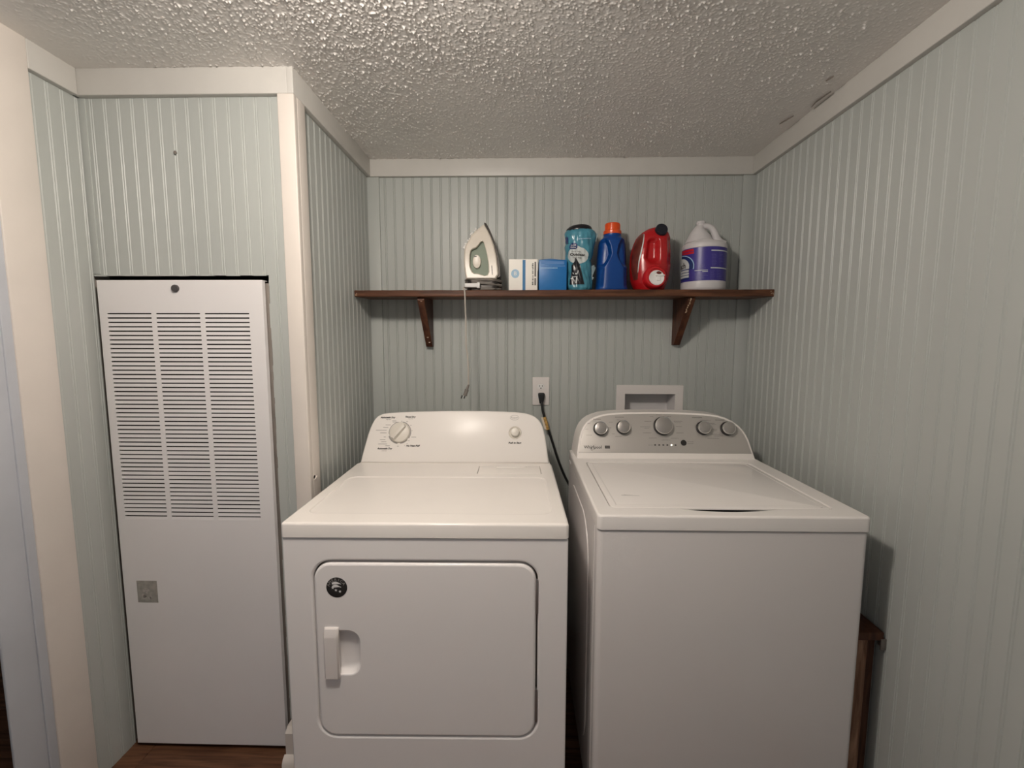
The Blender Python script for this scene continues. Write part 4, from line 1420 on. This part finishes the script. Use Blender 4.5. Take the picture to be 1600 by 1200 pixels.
for k in range(30):
    a = 2 * math.pi * k / 30
    if rib is None:
        g = Geo(); g.box(-.0008, .0008, -.0006, .0010, .0150, .0390)
        rib = g.obj('cap_rib', M_ORANGE, cp); o = rib
    else:
        o = rib.copy(); link(o, cp)
    o.location = (x + .0306 * math.cos(a), .0306 * math.sin(a), z); o.rotation_euler = (0, 0, a - math.pi / 2)

# --- red detergent jug
rd = thing('detergent_jug', 'red detergent jug with a black cap and a white-faced red dosing cup', 'jug', (1.200, -.090, SZT))
rl = lin(1.1174 - 1.200, 1.5962 - SZT, 52, 1105)
lev = []
for zy, l, r, dp in ((1161, 175, 590, .058), (1110, 140, 612, .062), (1040, 105, 640, .066), (960, 82, 668, .068), (850, 70, 690, .068), (700, 63, 708, .067), (600, 66, 712, .066), (500, 84, 710, .064), (400, 116, 700, .060), (320, 150, 685, .055), (270, 190, 668, .050), (225, 240, 648, .045), (190, 290, 625, .038), (165, 345, 600, .030), (150, 400, 575, .020), (143, 440, 545, .010)):
    (xa, z), (xb, _) = rl((l, zy)), rl((r, zy))
    lev.append((max(z, 0), (xa + xb) / 2, (xb - xa) / 2, dp, 2.3))
def rpx(x, z, c): return (52 + (x + c + 1.200 - 1.1174) / GU, 1105 - (z + SZT - 1.5962) / GU)
rsk = Skin(lev, 0)
def rdisp(x, y, z, hx, hy):
    if y < 0:
        c = rsk.par(z)[0]
        zx, zy = rpx(x, z, c)
        ml = np.interp(zy, [340, 400, 650, 760], [310, 285, 255, 320])
        s = sm(ml - 30, ml + 60, zx) * (1 - sm(390, 490, zx)) * sm(310, 420, zy) * (1 - sm(640, 780, zy))
        y += .026 * s
        s2 = sm(585, 640, zx) * sm(300, 380, zy) * (1 - sm(650, 780, zy))
        y += .014 * s2
    return x, y
rsk.disp = rdisp
g = Geo(); rsk.build(g, 120, m=90); rb_ = g.obj('jug_body', M_RED, rd, angle=60)
rf = rsk.fr()
g = Geo()
def edge_x(zy): return np.interp(zy, [270, 400, 550, 700, 870, 980], [243, 222, 192, 162, 150, 150])
V = []; F = []; m = 30
for j in range(m + 1):
    zy = 265 + (985 - 265) * j / m
    r_ = edge_x(zy)
    for i in range(9):
        t = i / 8
        l_ = np.interp(zy, [265, 320, 400, 500, 600, 700, 850, 985], [205, 156, 122, 90, 72, 69, 76, 100])
        u, v = rl((l_ + (r_ - l_) * t, zy)); V.append(rf(u, v, .0006))
for j in range(m):
    for i in range(8):
        a = j * 9 + i; F.append((a, a + 9, a + 10, a + 1))
g.add(V, F); lb = g.obj('side_label', M_REDLAB, rb_)
g = Geo(); V = []; F = []
for j in range(m + 1):
    zy = 265 + (875 - 265) * j / m; r_ = edge_x(zy); w_ = 11 * math.sin(math.pi * (j + .5) / (m + 1)) ** .5
    for dx in (-w_, w_ * .6):
        u, v = rl((r_ + dx, zy)); V.append(rf(u, v, .0012))
for j in range(m):
    F.append((j * 2, j * 2 + 2, j * 2 + 3, j * 2 + 1))
g.add(V, F); g.obj('label_edge', M_OVAL, lb)
# black cap pointing to the front
u, v = rl((568 - 78, 172 + 62))
axn = Vector((.05, -.93, .36)).normalized(); ax_x = Vector((1, 0, 0)); ax_x = (ax_x - axn * ax_x.dot(axn)).normalized(); ax_y = axn.cross(ax_x)
if ax_y.z < 0: ax_y = -ax_y
fcap = frame((u, -.040, v), ax_x, ax_y, axn)
g = Geo(); g.lathe(fcap, [(.019, -.050), (.0215, -.012), (.0235, -.010), (.0245, .0), (.0245, .016), (.0225, .019), (.001, .0195)], 36); g.obj('black_cap', M_NAVYCAP, rd)
g = Geo(); g.lathe(fcap, [(.0262, -.016), (.0268, -.013), (.0268, -.006), (.0258, -.004)], 36); g.obj('neck_ring', M_WHITE, rd)
u, v = rl((480 - 92, 945 + 20))
fcup = frame((u, -.058, v), (1, 0, 0), (0, .10, .995), (0, -.995, .10))
g = Geo(); g.lathe(fcup, [(.047, -.010), (.0465, .010), (.0445, .024), (.0400, .029), (.0310, .030), (.0305, .0265), (.001, .0265)], 48); cup = g.obj('dosing_cup', M_REDCAP, rd)
g = Geo(); g.lathe(fcup, [(.0303, .026), (.0303, .0305), (.0290, .0320), (.0265, .0305), (.001, .0302)], 40, .0030, -.0050); wf = g.obj('white_face', M_WHITE, cup)
g = Geo(); add_poly(g, fcup, ellipse(.012, .0150, .0105, .0060, 16), .0312); g.obj('spout_opening', M_REDLAB, wf)
g = Geo(); 
g.slab(lambda u, v, h: fcup(u, v, h), rrect(-.004, .034, .0010, .0062, .002, 3), (), .0365, .030, b=.001)
g.slab(lambda u, v, h: fcup(u, v, h), rrect(.002, .018, -.0170, .0010, .003, 3), (), .0345, .030, b=.001)
g.obj('spout_lever', M_WHITE, wf)

# --- white bleach jug
bj = thing('bleach_jug', 'white bleach jug with a violet label and a loop handle, at the right end', 'jug', (1.4300, -.085, SZT))
GB = .000266
def jl(p): return (1.3367 - 1.4300 + (p[0] - 100 - (p[1] - 760) * -.045) * GB, 1.601 - SZT + (1090 - p[1]) * GB)
lev = []
for zy, hw in ((1161, 300), (1150, 318), (1120, 330), (1060, 333), (1015, 333), (1012, 328), (512, 328), (508, 333), (480, 334), (450, 330), (425, 312), (405, 280)):
    z = max(0, 1.601 - SZT + (1090 - zy) * GB)
    lev.append((z, 0, hw * GB, hw * GB * .965, 2.0))
for zy, c, hw, dp in ((398, -32, 258, 262), (385, -66, 222, 226), (370, -84, 203, 206), (330, -86, 183, 186), (290, -86, 160, 166), (240, -100, 124, 136), (190, -104, 86, 104), (155, -84, 74, 84), (135, -72, 69, 72), (128, -70, 64, 64), (110, -70, 64, 64), (105, -70, 72, 72), (90, -70, 72, 72), (86, -70, 66, 66), (70, -70, 64, 64)):
    lev.append((1.601 - SZT + (1090 - zy) * GB, c * GB, hw * GB, dp * GB, 2.0))
jsk = Skin(lev, 0)
g = Geo()
zs = sorted(set([l[0] for l in lev] + list(np.linspace(0, lev[-1][0], 60))))
jsk.build(g, 64, zs=zs); jb = g.obj('jug_body', M_JUG, bj, angle=50)
g = Geo()
def jz(zy): return 1.601 - SZT + (1090 - zy) * GB
P = [(-50, 152), (20, 158), (75, 190), (112, 240), (138, 300), (160, 355), (195, 405), (225, 440)]
P = [(a * GB, -.012 - .006 * math.sin(i / 7 * math.pi), jz(b)) for i, (a, b) in enumerate(P)]
pth = smooth_path(P, 5)
g.tube(pth, list(np.interp(np.linspace(0, 1, len(pth)), [0, .3, .65, .85, 1], [.012, .0130, .0155, .021, .028])), 14)
g.obj('handle', M_JUG, bj)
R_ = 329 * GB
PH0 = math.radians(-22)
def jf(u, v, h=0.0):     # u: apparent x across the jug (-1..1 of radius) as seen from the room, v: height
    s = max(-.999, min(.999, u))
    ph = math.asin(s) + PH0
    r = R_ + .0006 + h
    return (r * math.sin(ph), -r * .965 * math.cos(ph), v)
V = []; F = []; n = 64
for z in (jz(1012), jz(512)):
    for i in range(n):
        a = 2 * math.pi * i / n
        V.append(((R_ + .0006) * math.cos(a), -(R_ + .0006) * .965 * math.sin(a), z))
F = [(i, n + i, n + (i + 1) % n, (i + 1) % n) for i in range(n)]
g = Geo(); g.add(V, F); lab = g.obj('label', M_PURP, jb)
def ju(zx, zy=760): return (zx - 450 - (zy - 760) * -.045) / 333
g = Geo()
def inred(u, v):
    zy = 1090 - (v + SZT - 1.601) / GB; zx = 450 + u * 333 + (zy - 760) * -.045
    return zx < 318 and 525 < zy < 600 and zy < 560 + (zx - 130) * .22 + 20 and not (560 < zy < 568)
add_gridpoly(g, jf, -.97, ju(325), jz(602), jz(522), inred, 30, 30, .0006); g.obj('red_flash', M_REDP, lab)
g = Geo()
def zxy(u, v):
    zy = 1090 - (v + SZT - 1.601) / GB; return 450 + u * 333 + (zy - 760) * -.045, zy
def ell(zx, zy, rx, ry): return ((zx - 105) / rx) ** 2 + ((zy - 780) / ry) ** 2
def inring(u, v):
    x, y = zxy(u, v); e = ell(x, y, 205, 175); return 1.0 < e < 1.13 and y < 830
def inwhite(u, v):
    x, y = zxy(u, v)
    if y < 820: return ell(x, y, 145, 140) < 1
    return x < 243 and y < 960 and int((y - 820) / 42) >= 0 and (y - 820) % 44 > 11
def indark(u, v):
    x, y = zxy(u, v); e = ell(x, y, 205, 178); return e < 1.0 and y < 830 or (y >= 830 and x < 246 and y < 985)
add_gridpoly(g, jf, -.985, ju(330), jz(990), jz(590), indark, 34, 50, .0006); dk = g.obj('dark_arch', M_NAVY, lab)
g = Geo(); add_gridpoly(g, jf, -.985, ju(250), jz(965), jz(635), inwhite, 40, 70, .0010); wo = g.obj('white_arch', M_OVAL, lab)
g = Geo(); add_gridpoly(g, jf, -.985, ju(335), jz(840), jz(585), inring, 50, 60, .0010); g.obj('pale_ring', M_PALEBLUE, lab)
# word on the arch: only its last letters turn towards the room
def jarc(u, v, h):        # u in metres along the skin from the letter end
    ph = math.radians(-71) + u / R_
    r = R_ + .0006 + h
    return (r * math.sin(ph), -r * .965 * math.cos(ph), v)
g = Geo(); add_text(g, jarc, 'Bleach', .034, 0, jz(765), .0016, align='RIGHT', bold=.0006); g.obj('arch_lettering', M_INK, wo)
g = Geo()
add_gridpoly(g, jf, ju(555), .985, jz(1010), jz(505), lambda u, v: (lambda p: (560 < p[1] < 580) or (822 < p[1] < 838))(zxy(u, v)), 24, 90, .0008)
add_gridpoly(g, jf, ju(330), ju(520), jz(890), jz(850), lambda u, v: (lambda p: 855 < p[1] < 863 or (p[0] > 440 and 875 < p[1] < 886))(zxy(u, v)), 12, 24, .0008)
g.obj('white_rules', M_OVAL, lab)
g = Geo()
rr = random.Random(31)
for (x0_, x1_, ys_) in ((570, 640, range(610, 800, 17)), (670, 720, range(600, 790, 21)), (735, 770, range(600, 780, 24)), (400, 490, range(770, 845, 17)), (330, 515, range(900, 1000, 13)), (545, 620, range(860, 1000, 15)), (640, 720, range(860, 990, 24))):
    for y in ys_:
        x = x0_
        e_ = x1_ - rr.uniform(0, (x1_ - x0_) * .35)
        while x < e_:
            l = rr.uniform(8, 22)
            add_poly(g, jf, rect(ju(x, y), ju(min(x + l, e_), y), jz(y + 6), jz(y)), .0008)
            x += l + 4
g.obj('fine_print', M_PURP2, lab)
